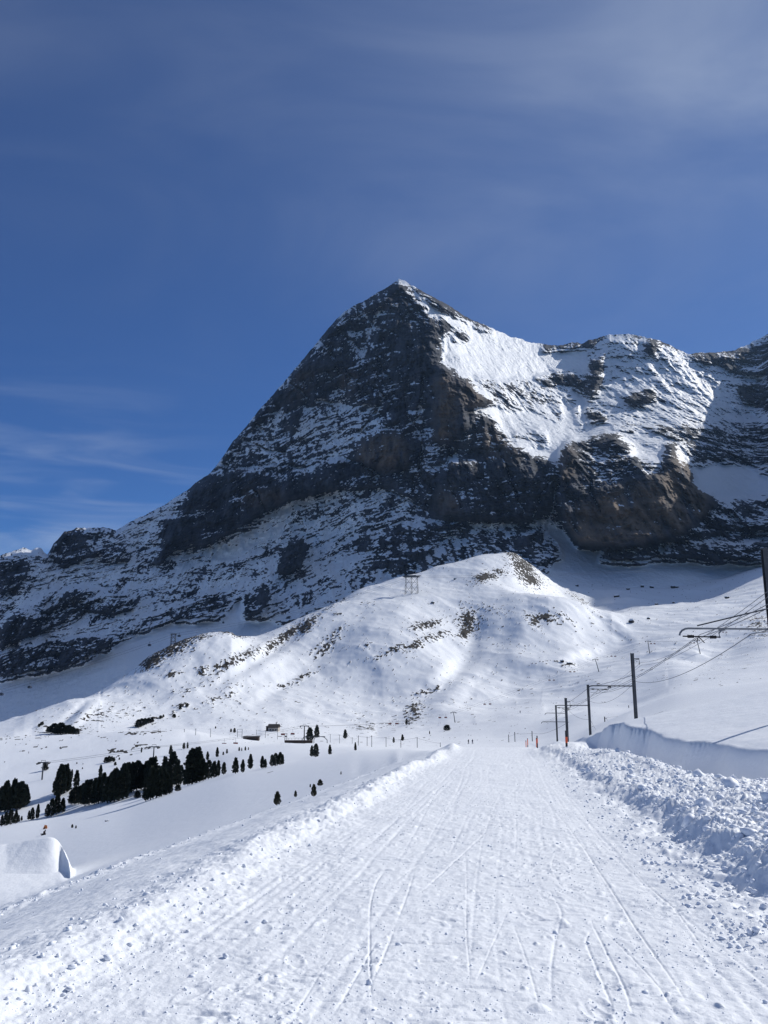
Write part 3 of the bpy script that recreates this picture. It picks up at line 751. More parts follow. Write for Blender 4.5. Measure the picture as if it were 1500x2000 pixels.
lines = np.exp(-bilin(LD, mx_ + 1.1 * jx, my_ + 1.1 * jy, -100., 520., st_) / 3.2 ** 2)
cov = f_cover(mx_ + jx, my_ + jy) + 1.0 * lines * sstep(-.7, .3, fbm(lat_ := mx_ / 26., my_ / 26., octv=2, seed=207))
warm = np.clip(f_warm(mx_ + jx, my_ + jy), 0, 1)
rocky = np.maximum(sstep(.9, -.3, cov), .5 * sstep(1.35, .75, cov))
# strata: beds dip gently to the right; terraces catch snow
lat = X0
wv = fbm(lat / 420., Z0 / 320., MD / 500., octv=3, seed=211)
bed = Z0 + (.08 - .42 * sstep(150, -500, lat)) * lat + 60 * wv + 18 * fbm(lat / 110., Z0 / 90., octv=2, seed=213)
def terr(ph, sharp=.72):
    f = ph - np.floor(ph)
    return np.where(f < sharp, f / sharp * .5, .5 + (f - sharp) / (1 - sharp) * .5) - .5 * 1.0, f
disp = np.zeros_like(MD)
tread = np.zeros_like(MD)
for Lb, am, wgt, sd in ((130., 34., .55, 1), (47., 15., .5, 2), (19., 6.5, .42, 3), (8.5, 3.0, .25, 4)):
    ph = bed / Lb + .35 * fbm(lat / (Lb * 3.5), Z0 / (Lb * 2), octv=3, seed=220 + sd)
    f = ph - np.floor(ph)
    tri = np.where(f < .62, -f / .62, -1 + (f - .62) / .38)      # riser steps toward us, tread falls back
    mod = sstep(-.9, .5, fbm(lat / (Lb * 5), Z0 / (Lb * 3), octv=2, seed=230 + sd))
    disp += am * tri * (.14 + .86 * rocky) * mod
    tread += wgt * mod * (sstep(.58, .68, f) - .42)
# gullies and ribs
gl = fbm(lat / 230. + Z0 / 900., Z0 / 700., octv=5, gain=.55, seed=241, ridged=True)
disp -= 60 * gl * (.16 + .84 * rocky)
gl2 = fbm(lat / 46., Z0 / 260., MD / 300., octv=4, gain=.6, seed=245, ridged=True)
disp -= 14 * gl2 * (.07 + .93 * rocky)
rough = fbm(lat / 60., Z0 / 60., MD / 60., octv=5, gain=.6, seed=249)
disp -= 24 * rough * (.06 + .94 * rocky)
disp -= 55 * np.abs(fbm(lat / 170., Z0 / 190., MD / 400., octv=4, gain=.5, seed=285)) * (.03 + .97 * rocky)
disp -= 20 * rough * 0 * (.15 + .85 * rocky)
PROT = [
 (-170,[(1098,872),(1110,856),(1200,848),(1225,872),(1245,893),(1298,893),(1302,872),(1320,872),(1326,905),(1348,915),(1354,945),(1392,972),(1382,1010),(1300,1054),(1200,1068),(1130,1068),(1093,1020),(1090,930)]),
 (-70,[(850,720),(870,712),(905,735),(965,783),(905,797),(915,830),(880,866),(848,862)]),
 (-60,[(575,1045),(600,1058),(588,1100),(555,1120),(538,1112),(560,1080)]),
 (-60,[(468,1165),(490,1158),(530,1160),(500,1205),(470,1207)]),
 (-90,[(372,955),(450,915),(560,930),(640,920),(665,945),(560,975),(500,1003),(450,1038),(400,1065),(385,1060),(330,1052)]),
 (-70,[(700,872),(738,840),(785,845),(797,908),(745,920),(692,895)]),
 (-90,[(845,1005),(870,900),(960,895),(1010,868),(1092,905),(1072,985),(1040,1018),(960,1014)]),
 (-60,[(0,1235),(40,1185),(110,1150),(200,1150),(60,1215),(35,1250),(0,1265)]),
 (-60,[(1395,976),(1440,985),(1500,968),(1600,990),(1600,1060),(1500,1032),(1420,1037),(1300,1060),(1370,1010)]),
 (-40,[(1295,1075),(1340,1062),(1500,1060),(1500,1092),(1420,1094),(1350,1087),(1300,1094)]),
 (-60,[(1155,700),(1185,688),(1180,745),(1160,778),(1148,760)]),(-50,[(1262,662),(1290,668),(1284,700),(1258,700)]),
 (-60,[(1215,768),(1270,752),(1290,778),(1230,798)]),
]
f_prot = paint(PROT, 0., 2)
disp += f_prot(mx_ + .5 * jx, my_ + .5 * jy)
# the rock mass stands out of the snow where a traced cliff is
disp -= 35 * sstep(-.3, -1.0, cov)
fade = sstep(0, .04, tt) * (0.25 + .75 * sstep(1, .97, tt))
MDD = MD + disp * fade
# sunlit spur tops: keep
MX = MSg * MDD; MZ = ME * MDD; MY = MDD
def normals(X, Y, Z):
    P = np.stack([X, Y, Z], -1)
    du = np.gradient(P, axis=1); dv = np.gradient(P, axis=0)
    n = np.cross(du, dv); n /= (np.linalg.norm(n, axis=-1, keepdims=True) + 1e-9)
    n[n[..., 2] < 0] *= 1
    return n
nrm = normals(MX, MY, MZ)
nz = nrm[..., 2]
k5 = np.ones(5) / 5
gul = -gl2 * .22 - gl * .12
bw_ = bed + 26 * fbm(lat / 70., Z0 / 70., octv=2, seed=283)
streak = fbm(lat / 26., bw_ / 15., octv=4, gain=.7, seed=261)
powd = fbm(lat / 14. + Z0 / 20., Z0 / 12., octv=3, gain=.7, seed=262)
chan = sstep(.16, .02, np.abs(fbm(lat / 70. + Z0 / 500., Z0 / 420., octv=3, seed=271))) * sstep(-.5, .4, fbm(lat / 300., Z0 / 200., octv=2, seed=272))
ramp = sstep(.10, .01, np.abs(fbm((lat + .9 * Z0) / 240., (Z0 - .9 * lat) / 60., octv=3, seed=273))) * sstep(-.2, .5, fbm(lat / 200., Z0 / 200., octv=2, seed=274))
lay = fbm(lat / 160., bed / 26., octv=3, gain=.6, seed=275)
blotch = fbm(lat / 110., Z0 / 95., MD / 200., octv=5, gain=.62, seed=281)
sn = .74 * cov + .38 * tread + gul + .42 * streak + .46 * powd + .34 * chan + .30 * ramp + .16 * lay + .48 * blotch * (1 - .5 * sstep(.6, 1.2, cov)) + 1.1 * np.clip(cov - .75, 0, 1) + .9 * (nz - .45) + .10
tone = np.clip(.5 + .5 * fbm(lat / 40., Z0 / 90., octv=5, gain=.65, seed=277) + .3 * fbm(lat / 120., bed / 9., octv=3, gain=.6, seed=278), 0, 1)
rock_m = 1 - sstep(-.12, .22, sn)
warm = warm * sstep(-.6, .5, fbm(lat / 40., Z0 / 150., octv=3, seed=265) + .3) + .15 * sstep(.3, 1.2, fbm(lat / 60., Z0 / 200., octv=3, seed=267)) 
# back of the mountain
nb = 14
bk = np.linspace(0, 1, nb + 1)[1:, None]
bY = MY[-1:] + 20 + bk * 1500; bZ = MZ[-1:] - 6 - bk * 1500 * .85
MX = np.vstack([MX, MX[-1:] * (bY / MY[-1:])]); MZ = np.vstack([MZ, bZ]); MY = np.vstack([MY, bY])
rock_m = np.vstack([rock_m, np.full(bY.shape, .4)]); warm = np.vstack([warm, np.zeros(bY.shape)]); tone = np.vstack([tone, np.full(bY.shape, .5)])
mo = grid_mesh("mountain", MX, MY, MZ, {"rock": rock_m, "warm": np.clip(warm, 0, 1), "tone": tone}, M_mount)
mo['kind'] = 'structure'

go = grid_mesh("snow_ground", GX, GY, GZ, {"rock": rock_g, "warm": np.zeros_like(GX), "tone": np.full_like(GX, .5)}, M_ground)
go['kind'] = 'structure'
# ground behind and beside the viewer
bx, by = np.meshgrid(np.linspace(-120, 120, 121), np.linspace(-120, .36, 61))
bz = near_base(bx, by)[0]
b2 = grid_mesh("snow_field", bx, by, bz - .02, {"rock": np.zeros_like(bx), "warm": np.zeros_like(bx), "tone": np.full_like(bx, .5)}, M_ground)
b2['kind'] = 'structure'
# thin mountain air
hz = bpy.data.meshes.new("haze")
hv = [(x, y, z) for x in (-9000, 9000) for y in (-400, 7000) for z in (-3000, 2600)]
hz.from_pydata(hv, [], [(0,1,3,2),(4,6,7,5),(0,4,5,1),(2,3,7,6),(0,2,6,4),(1,5,7,3)])
hz.update()
hm = bpy.data.materials.new("haze"); hm.use_nodes = True
hn = hm.node_tree.nodes; hn.clear()
ho = hn.new("ShaderNodeOutputMaterial"); hp = hn.new("ShaderNodeVolumePrincipled")
hp.inputs['Color'].default_value = (.40, .64, 1.0, 1); hp.inputs['Density'].default_value = 1.5e-5; hp.inputs['Anisotropy'].default_value = .2
hm.node_tree.links.new(hp.outputs[0], ho.inputs['Volume'])
hz.materials.append(hm)
hzo = bpy.data.objects.new("haze", hz); COL.objects.link(hzo); hzo['kind'] = 'stuff'; hzo['label'] = 'thin blue mountain air between the viewer and the peak'; hzo['category'] = 'haze'
#OBJECTS
# ------------------------------------------------------------------ finding the ground under traced feet
SI = np.arange(len(S))
def col_z(s):
    f = np.interp(s, S, SI); i = int(min(f, len(S) - 2)); t = f - i
    return GZ[:, i] * (1 - t) + GZ[:, i + 1] * t
def ground_z(X, Y):
    c = col_z(X / Y)
    return float(np.interp(Y, Yr, c))
def hit(x, y, ymin=3.0, ymax=2100.):
    """first ground point seen at a traced foot (x, y)"""
    s, e = s_e(x, y); s = float(s); e = float(e)
    z = col_z(s); er = z / Yr
    ok = np.where((Yr >= ymin) & (er >= e))[0]
    if len(ok) == 0 or Yr[ok[0]] > ymax:
        k = np.argmax(np.where((Yr >= ymin) & (Yr < ymax), er, -9))
        return Vector((s * Yr[k], Yr[k], z[k]))
    k = ok[0]
    if k == 0: Yh = Yr[0]
    else:
        d0, d1 = er[k - 1] - e, er[k] - e
        t = 0 if Yr[k - 1] < ymin else (-d0 / (d1 - d0) if d1 != d0 else 0)
        Yh = Yr[k - 1] + (Yr[k] - Yr[k - 1]) * min(max(t, 0), 1) if Yr[k - 1] >= ymin else Yr[k]
    return Vector((s * Yh, Yh, float(np.interp(Yh, Yr, z))))
def at(x, y, Y):
    s, e = s_e(x, y)
    return Vector((float(s) * Y, Y, float(e) * Y))

class MB:
    def __init__(self): self.v = []; self.f = []
    def box(self, c, size, rot=None, taper=1.0):
        n = len(self.v); sx, sy, sz = [k / 2 for k in size]
        for z in (-1, 1):
            t = taper if z > 0 else 1
            for x, y in ((-1, -1), (1, -1), (1, 1), (-1, 1)):
                p = Vector((x * sx * t, y * sy * t, z * sz))
                if rot is not None: p.rotate(rot)
                self.v.append(p + Vector(c))
        for q in ((3, 2, 1, 0), (4, 5, 6, 7), (0, 1, 5, 4), (1, 2, 6, 5), (2, 3, 7, 6), (3, 0, 4, 7)):
            self.f.append([n + k for k in q])
        return self
    def tube(self, pts, r, seg=6, r2=None):
        pts = [Vector(p) for p in pts]; n0 = len(self.v); m = len(pts)
        for i, p in enumerate(pts):
            d = (pts[min(i + 1, m - 1)] - pts[max(i - 1, 0)]).normalized()
            a = d.cross(Vector((0, 0, 1)))
            if a.length < .05: a = d.cross(Vector((0, 1, 0)))
            a.normalize(); b = d.cross(a).normalized()
            rr = r if r2 is None else r + (r2 - r) * i / (m - 1)
            for k in range(seg):
                t = 2 * math.pi * k / seg
                self.v.append(p + a * math.cos(t) * rr + b * math.sin(t) * rr)
        for i in range(m - 1):
            for k in range(seg):
                k2 = (k + 1) % seg
                self.f.append([n0 + i * seg + k, n0 + i * seg + k2, n0 + (i + 1) * seg + k2, n0 + (i + 1) * seg + k])
        self.f.append([n0 + k for k in range(seg)][::-1]); self.f.append([n0 + (m - 1) * seg + k for k in range(seg)])
        return self
    def build(self, name, mat, parent=None, smooth=False):
        me = bpy.data.meshes.new(name)
        me.from_pydata([tuple(v) for v in self.v], [], self.f); me.update()
        if smooth:
            for p in me.polygons: p.use_smooth = True
        me.materials.append(mat)
        o = bpy.data.objects.new(name, me); COL.objects.link(o)
        if parent is not None: o.parent = parent
        return o
def tag(o, label, cat, group=None):
    o['label'] = label; o['category'] = cat
    if group: o['group'] = group
    return o
def thing(name, loc, label, cat, group=None, rz=0):
    o = bpy.data.objects.new(name, None); COL.objects.link(o)
    o.location = loc; o.rotation_euler = (0, 0, rz); o.empty_display_size = .3
    return tag(o, label, cat, group)
def dup(root, loc, rz=0, scale=None, label=None):
    r = root.copy(); COL.objects.link(r); r.location = loc; r.rotation_euler = (0, 0, rz)
    if scale is not None: r.scale = scale
    if label: r['label'] = label
    for ch in list(root.children):
        c = ch.copy(); COL.objects.link(c); c.parent = r
        for g in ch.children:
            d_ = g.copy(); COL.objects.link(d_); d_.parent = c
    return r
ORD = "first second third fourth fifth sixth seventh eighth ninth tenth eleventh twelfth thirteenth fourteenth fifteenth sixteenth seventeenth eighteenth nineteenth twentieth twenty-first twenty-second twenty-third twenty-fourth twenty-fifth twenty-sixth twenty-seventh twenty-eighth twenty-ninth thirtieth".split()

M_steel = simple_mat("weathered_steel", (.075, .08, .088), .55, .5, 3, .3)
M_galv = simple_mat("galvanised_steel", (.22, .23, .25), .5, .5, 3, .2)
M_wire = simple_mat("wire", (.10, .11, .13), .6, .3, 3, .1)
M_dark = simple_mat("dark_plastic", (.02, .02, .022), .6, 0, 3, .2)
M_orange = simple_mat("orange_reflector", (.85, .12, .03), .5, 0, 5, .1)
M_red = simple_mat("red_chair_cover", (.30, .04, .03), .5, 0, 4, .2)
M_cabin = simple_mat("cabin_shell", (.03, .04, .07), .3, .2, 4, .2)
M_wood = simple_mat("dark_timber", (.05, .032, .022), .8, 0, 4, .35)
M_roof = simple_mat("dark_roof", (.035, .03, .028), .8, 0, 3, .3)
M_stone = simple_mat("pale_render", (.42, .38, .33), .85, 0, 1.5, .15)
M_glass = simple_mat("window_glass", (.02, .03, .04), .15, 0, 2, .1)
M_needle = simple_mat("pine_needles", (.017, .026, .016), .85, 0, 1.2, .5)
M_needle2 = simple_mat("pine_needles_near", (.045, .05, .026), .85, 0, 2.5, .5)
M_bark = simple_mat("bark", (.06, .045, .035), .9, 0, 3, .3, .3)
M_tent = simple_mat("orange_canvas", (.60, .20, .06), .7, 0, 3, .2)
M_cloth_a = simple_mat("dark_ski_clothes", (.02, .025, .04), .8, 0, 8, .3)
M_cloth_b = simple_mat("navy_ski_clothes", (.04, .045, .09), .8, 0, 8, .3)
M_skin = simple_mat("skin", (.50, .30, .22), .6, 0, 8, .1)
M_boulder = terrain_mat("boulder_rock", [(2., .2, 5)], rock_a=(.02, .02, .022), rock_b=(.10, .095, .09), rscale=.4)
M_clod = simple_mat("snow_clod", (.84, .87, .92), .6, 0, 30, .02)

# ------------------------------------------------------------------ pines
def pine(seed, mat, slim=1.0, conic=.5, nclump=720):
    r = random.Random(seed)
    crown = MB(); H = 10.0; base = .5
    prof = [r.uniform(.66, 1.2) for _ in range(14)]
    side = [r.uniform(.8, 1.15) for _ in range(7)]
    for k in range(nclump):
        t = r.random() ** .85
        z = base + t * (H - base)
        env = (1 - t ** (2.6 - conic * 1.2)) ** .75 * (0.62 + .38 * min(1, t * 5)) * 2.15 * slim
        a = r.uniform(0, 2 * math.pi)
        lump = prof[int(t * 13.99)] * side[int(a / (2 * math.pi) * 6.99)]
        rad = env * lump * (r.random() ** .38)
        p = Vector((math.cos(a) * rad, math.sin(a) * rad, z + r.uniform(-.15, .15)))
        # a tuft: two crossed upward-pointing blades
        h = r.uniform(.35, 1.05); w = r.uniform(.2, .45)
        out = Vector((math.cos(a), math.sin(a), r.uniform(.3, 1.3))).normalized()
        for q in range(2):
            sd = out.cross(Vector((r.uniform(-1, 1), r.uniform(-1, 1), r.uniform(-1, 1)))).normalized() * w
            n = len(crown.v)
            crown.v += [p - sd * .6, p + sd * .6, p + out * h * .7 + sd, p + out * h, p + out * h * .7 - sd]
            crown.f.append([n, n + 1, n + 2, n + 3, n + 4])
    # limbs inside the crown keep it dense
    tr = MB().tube([(0, 0, -.9), (.05, .03, 2.5), (0, .05, 6), (0, 0, 9.2)], .30, 7, .05)
    for k in range(16):
        a = k * 2.4; z = 1.0 + k * .48; L = 1.5 * slim * (1 - z / 11)
        tr.tube([(0, 0, z), (math.cos(a) * L * .6, math.sin(a) * L * .6, z + .15), (math.cos(a) * L, math.sin(a) * L, z + .6)], .07, 5, .02)
    return crown, tr, mat
PROTO = {}
def make_pine(kind, loc, H, label, group, wid=1.0, rz=0):
    if kind not in PROTO:
        sd, mat, slim, con = {'a': (1, M_needle, 1.0, .4), 'b': (2, M_needle, .85, .7), 'c': (3, M_needle, 1.15, .2), 'd': (4, M_needle, .9, 1.0), 'n': (5, M_needle2, .95, .3)}[kind]
        cb, tb, mt = pine(sd, mat, slim, con)
        root = thing("pine_tree", loc, label, "tree", group, rz)
        cb.build("crown", mt, root); tb.build("trunk", M_bark, root)
        root.scale = (H / 10 * wid, H / 10 * wid, H / 10)
        PROTO[kind] = root
        return root
    o = dup(PROTO[kind], loc, rz, (H / 10 * wid, H / 10 * wid, H / 10), label)
    if group: o['group'] = group
    elif 'group' in o: del o['group']
    return o
prg = random.Random(11)
def plant(lst, desc, group, ymin, ymax=2000, kinds='abcd', noun='pine', wid=(.80, 1.15)):
    lst = sorted(lst)
    for i, (x, yt, yb) in enumerate(lst):
        p = hit(x, yb, ymin, ymax)
        H = max(.3, (yb - yt) / FPX * p.y * 1.02)
        if len(lst) == 1: lab = desc
        else: lab = "%s %s from the left in %s" % (ORD[i], noun, desc)
        make_pine(prg.choice(kinds), p, H, lab, group, prg.uniform(*wid), prg.uniform(0, 6.28))
G_T = "dark stone pines on the snow slopes"
plant([(1,1543,1586),(9,1534,1586),(15,1545,1586),(25,1530,1582),(33,1536,1582),(39,1534,1580),(48,1539,1575),(53,1548,1570)], "the dense dark clump at the far left edge", G_T, 255)
plant([(3,1595,1614),(10,1590,1613),(20,1586,1611),(30,1587,1609),(36,1594,1606),(42,1595,1603)], "the low row below the left edge clump", G_T, 225)
plant([(62,1581,1602),(73,1575,1599),(56,1586,1601)], "the tiny trio on the snow crest at left", G_T, 225)
plant([(92,1574,1596),(100,1565,1595),(110,1555,1591),(122,1563,1587)], "the short clump left of the long grove", G_T, 225)
plant([(112,1515,1556),(117,1502,1555),(126,1501,1549),(131,1508,1545)], "the tall tight group above the long grove", G_T, 262)
plant([(140,1505,1519),(149,1509,1537),(196,1497,1517)], "the loose pines right of the tall tight group", G_T, 262)
plant([(140,1546,1571),(146,1541,1571),(153,1540,1571),(160,1536,1572),(166,1531,1574),(174,1530,1572),(184,1527,1571),(192,1524,1570),(200,1518,1568),(210,1524,1569),(216,1516,1567),(223,1510,1566),(232,1515,1564),(240,1501,1561),(248,1498,1552),(257,1497,1548),(267,1494,1544),(276,1500,1542),(284,1494,1540),(292,1488,1540),(299,1487,1538),(309,1502,1541),(320,1486,1534),(328,1496,1536),(335,1478,1536),(345,1492,1535),(353,1499,1527)], "the long dark grove across the left slope", G_T, 232)
plant([(284,1540,1580),(293,1525,1581),(304,1530,1578),(314,1528,1576),(324,1536,1571),(331,1544,1568)], "the big black clump standing before the long grove", G_T, 195)
plant([(268,1547,1559),(347,1541,1552)], "the two round bushes beside the big black clump", G_T, 195, kinds='c', noun='bush', wid=(1.9, 2.2))
plant([(361,1512,1534),(367,1500,1535),(375,1475,1535),(384,1470,1530),(390,1490,1527)], "the peaked clump at the right end of the grove", G_T, 218)
plant([(397,1492,1525),(407,1490,1522),(418,1491,1519),(426,1491,1518),(437,1492,1513)], "the row just right of the peaked clump", G_T, 208)
plant([(460,1484,1511),(474,1487,1509),(489,1477,1502),(512,1480,1501),(518,1485,1500),(531,1477,1497),(538,1475,1497),(547,1474,1496),(552,1478,1495)], "the spaced row ending at the short twin clump", G_T, 180)
plant([(395,1475,1487),(405,1470,1485)], "the small pair behind the row of pines", G_T, 262)
plant([(424,1462,1479),(436,1469,1475),(443,1464,1472)], "the small pines between the grove and the long shed", G_T, 262)
plant([(467,1460,1467),(472,1461,1467),(479,1459,1466),(485,1460,1465)], "the tiny row below the long shed", G_T, 270)
plant([(605,1424,1448)], "left one of two black pines behind the lift station frame", G_T, 380)
plant([(619,1419,1441)], "right one of two black pines behind the lift station frame", G_T, 380)
plant([(674,1427,1443)], "single black pine right of the lift station frame", G_T, 380)
plant([(609,1459,1478)], "left half of the twin pines below the lift station", G_T, 165)
plant([(617,1456,1479)], "right half of the twin pines below the lift station", G_T, 165)
plant([(644,1457,1474)], "lone pine right of the twin pines", G_T, 160)
plant([(694,1452,1466)], "lone pine standing on the snow crest above the road ridge", G_T, 150)
plant([(359,1452,1463),(366,1451,1462),(333,1458,1475),(276,1461,1470)], "the small pines on the white slope above the grove", G_T, 330)
plant([(769,1441,1451)], "tiny cone-shaped pine left of a taller one behind the posts", G_T, 330)
plant([(786,1436,1447)], "small pine behind the line of posts, right of a tinier one", G_T, 330)
plant([(794,1405,1416),(799,1410,1416)], "the tiny couple at the foot of the rocky gully", G_T, 560)
plant([(839,1428,1434)], "tiny lone pine left of the dark round bush", G_T, 330)
plant([(541,1550,1573)], "bushy young pine nearest the road, alone on the slope", None, 20, kinds='n', wid=(1.2, 1.2))
plant([(577,1546,1557)], "small forked young pine right of the bushy one", None, 20, kinds='n', wid=(1.1, 1.1))
plant([(625,1524,1535)], "squat shrub pine beside brown grass near the ridge", None, 20, kinds='n', wid=(2.0, 2.0))
plant([(873,1417,1427)], "dark round bush right of the small pines, below a lift pylon", None, 400, kinds='c', wid=(2.6, 2.6))
plant([(105,1415,1432),(112,1420,1434),(118,1414,1434),(127,1419,1433),(134,1418,1434),(140,1421,1435),(150,1425,1435),(96,1420,1431)], "the dark thicket at the foot of the hill", G_T, 600, kinds='c', wid=(1.8, 2.4))
plant([(80,1411,1417),(76,1414,1420),(83,1410,1416)], "the specks left of the hillside thicket", G_T, 600, kinds='c', wid=(1.3, 1.8))
plant([(270,1407,1421),(276,1405,1419),(283,1404,1416),(290,1403,1413),(297,1402,1411),(313,1398,1404),(319,1396,1401)], "the dark line of scrub on the lower hill", G_T, 600, kinds='c', wid=(1.4, 2.0))
plant([(340,1395,1402)], "small dark bush right of the scrub line on the hill", None, 600, kinds='c', wid=(2, 2))
plant([(352,1378,1386),(365,1374,1381)], "the pair on a hillside rock patch", G_T, 600, kinds='c', wid=(1.3, 1.8))
plant([(451,1424,1430),(458,1423,1431),(421,1419,1423)], "the specks of pine left of the chalet", G_T, 600, kinds='c', wid=(1.2, 1.5))
plant([(162,1491,1493),(150,1489,1492),(161,1499,1502),(207,1480,1490),(213,1478,1489),(218,1478,1487),(222,1480,1488),(225,1489,1495),(233,1480,1484),(88,1491,1505)], "the scattered scrub above the tall tight group", G_T, 345, kinds='cd', wid=(1.4, 2.0))
plant([(141,1611,1617),(148,1613,1618)], "the two tiny cones below the snow crest", G_T, 60, wid=(1.1, 1.4), ymax=239)
plant([(666,1510,1513),(606,1535,1538),(613,1548,1556)], "the shoots by the squat shrub pine", G_T, 20, kinds='n', ymax=150)

# ------------------------------------------------------------------ railway masts
def hbeam(mb, h, w, d, z0=0.0, x=0., y=0.):
    t = .02 + w * .05
    mb.box((x, y - d / 2, z0 + h / 2), (w, t, h)); mb.box((x, y + d / 2, z0 + h / 2), (w, t, h))
    mb.box((x, y, z0 + h / 2), (t, d - t - .004, h - .004))
def mast(x, yb, yt, Y, label, w=.26, arms=(), bracket=True, foot=True, group="railway masts along the cutting"):
    p = at(x, yb, Y); gz = ground_z(p.x, p.y)
    top = at(x, yt, Y).z
    h = top - gz + .8
    p.z = gz
    t = thing("railway_mast", p, label, "railway mast", group)
    mb = MB(); hbeam(mb, h, w, w * 1.1, -.8); mb.build("post", M_steel, t)
    mb = MB().box((0, 0, h - .8 + .03), (w * 1.15, w * 1.3, .06)); mb.build("post_cap", M_steel, t)
    for (ye, xa, kind) in arms:
        # cantilever reaching left over the track, the end bent down like a hook
        z = at(x, ye, Y).z - gz
        L = (at(xa, ye, Y).x - p.x); sgn = -1 if L < 0 else 1; L = abs(L)
        r = (.045 if Y < 60 else .06) if kind != 'thin' else .05
        mb = MB()
        pts = [(0, 0, z), (sgn * (L - .55), 0, z + .04)]
        pts += [(sgn * (L - .55 + .45 * math.sin(a)), 0, z + .04 - .35 * (1 - math.cos(a))) for a in (.35, .75, 1.15, 1.5)]
        mb.tube(pts, r, 8)
        mb.build("cantilever", M_galv if Y < 60 else M_steel, t)
        if kind == 'hook':
            # second bend part way, with the insulated bar between the two
            mb = MB(); xi = sgn * L * .56
            mb.tube([(xi * .9, 0, z), (xi, 0, z - .03), (xi + sgn * -.0, 0, z - .03)], r * .8, 6)
            mb.tube([(xi + sgn * -.30, 0, z - .02), (xi + sgn * -.12, 0, z - .06), (xi, 0, z - .18), (xi + .02, 0, z - .40)], r * .9, 6)
            mb.build("drop_arm", M_galv if Y < 60 else M_steel, t)
            mb = MB().tube([(xi - sgn * .05, 0, z - .36), (sgn * (L - .25), 0, z - .32)], .035, 6)
            for q in range(5):
                mb.tube([(xi + sgn * (.15 + q * .06), 0, z - .36), (xi + sgn * (.18 + q * .06), 0, z - .36)], .075, 8)
                mb.tube([(sgn * (L - .75 + q * .06), 0, z - .33), (sgn * (L - .72 + q * .06), 0, z - .33)], .075, 8)
            mb.build("insulated_bar", M_dark, t)
            mb = MB().tube([(sgn * L * .78, 0, z - .34), (sgn * L * .72, 0, z - .62)], .025, 5)
            mb.tube([(sgn * L * .78, 0, z - .34), (sgn * L * .80, 0, z - .60)], .025, 5)
            mb.build("wire_clamp", M_dark, t)
    if bracket:
        z = top - gz - .55 * (136 / 136)
        mb = MB().tube([(0, 0, z), (.75, 0, z + .02)], .05, 6); mb.tube([(.2, 0, z - .15), (.75, 0, z - .05)], .03, 5)
        mb.tube([(.74, 0, z + .05), (.76, 0, z - .35)], .03, 5)
        mb.build("feeder_bracket", M_steel, t)
        mb = MB()
        for q in range(5): mb.tube([(.76, 0, z - .35 - q * .05), (.76, 0, z - .375 - q * .05)], .055, 8)
        mb.tube([(.76, 0, z - .3), (.76, 0, z - .72)], .02, 5)
        mb.build("insulator", M_dark, t)
    return t
m1 = mast(1526, 1420, 1073, 36, "nearest railway mast, cut by the right edge, with a long hooked arm", .22, [(1229, 1322, 'hook')], bracket=False)
z_ = at(1493, 1188, 36).z - m1.location.z; p_ = at(1362, 1222, 36)
MB().tube([(0, 0, z_), (p_.x - m1.location.x, 0, p_.z - m1.location.z)], .035, 6).build("tie_rod", M_steel, m1)
mast(1243, 1413, 1277, 88, "tall railway mast on the snow field right of the cutting end", .30, [(1340, 1147, 'hook')])
mast(1153, 1433, 1338, 120, "middle railway mast meeting the long arm of the taller one", .30, [(1378, 1084, 'hook')], bracket=False)
mast(1109, 1456, 1364, 145, "thick railway mast with a cable box, right of the slimmer one", .38, [(1393, 1063, 'thin'), (1410, 1056, 'thin')])
mast(1089, 1458, 1378, 138, "slim railway mast, left one of the close pair behind the marker", .24, [], bracket=False)
mast(1182, 1422, 1400, 260, "short distant mast right of the middle railway mast", .26, [(1419, 1155, 'thin')])
for (x, yb, yt, Y, lb) in ((1040, 1455, 1428, 300, "distant railway mast right of the pair at the road end"), (1006, 1455, 1430, 330, "distant railway mast, right one of the pair at the road end"), (994, 1455, 1435, 350, "distant railway mast, left one of the pair at the road end")):
    mast(x, yb, yt, Y, lb, .24, [], bracket=False, group="distant railway masts")
posts = [(717,1440,1457),(726,1440,1461),(754,1441,1459),(783,1447,1463),(815,1447,1466),(860,1451,1459),(382,1424,1436),(411,1424,1440),(501,1426,1435),(518,1427,1441),(542,1425,1444),(645,1435,1450),(700,1438,1456),(688,1441,1452),(663,1436,1452),(360,1424,1430)]
posts.sort()
for i, (x, yt, yb) in enumerate(posts):
    p = hit(x, yb, 300)
    h = (yb - yt) / FPX * p.y
    t = thing("line_post", p, "%s thin post from the left of the distant railway line" % ORD[i], "post", "thin posts of the distant railway line")
    mb = MB(); hbeam(mb, h + .8, .2, .2, -.8); mb.build("post", M_steel, t)
    MB().tube([(0, 0, h - .3), (-.9, 0, h - .2)], .05, 5).build("bracket", M_steel, t)

def wire(pts, r, label, sag=.0, n=14, name="overhead_wire", group=None, cat="wire"):
    out = []
    for a, b in zip(pts[:-1], pts[1:]):
        for k in range(n):
            t = k / n; q = a.lerp(b, t); q.z -= sag * (a - b).length * 4 * t * (1 - t); out.append(q)
    out.append(pts[-1].copy())
    o = MB().tube(out, r, 5).build(name, M_wire, None, True)
    return tag(o, label, cat, group)
GW = "railway overhead wires"
wire([at(1560,1108,26), at(1252,1294,88), at(1118,1374,145)], .013, "upper strand of the top wire pair sloping to the tall mast", .012, group=GW)
wire([at(1560,1120,26), at(1253,1299,88), at(1119,1377,145)], .013, "lower strand of the top wire pair sloping to the tall mast", .012, group=GW)
wire([at(1600,1122,22), at(1368,1239,36), at(1165,1350,88), at(1100,1386,125), at(1060,1408,180)], .014, "upper of the two wires clamped under the nearest hooked arm", .010, group=GW)
wire([at(1600,1133,22), at(1362,1246,36), at(1161,1355,88), at(1099,1390,125), at(1060,1411,180)], .014, "lower of the two wires clamped under the nearest hooked arm", .010, group=GW)
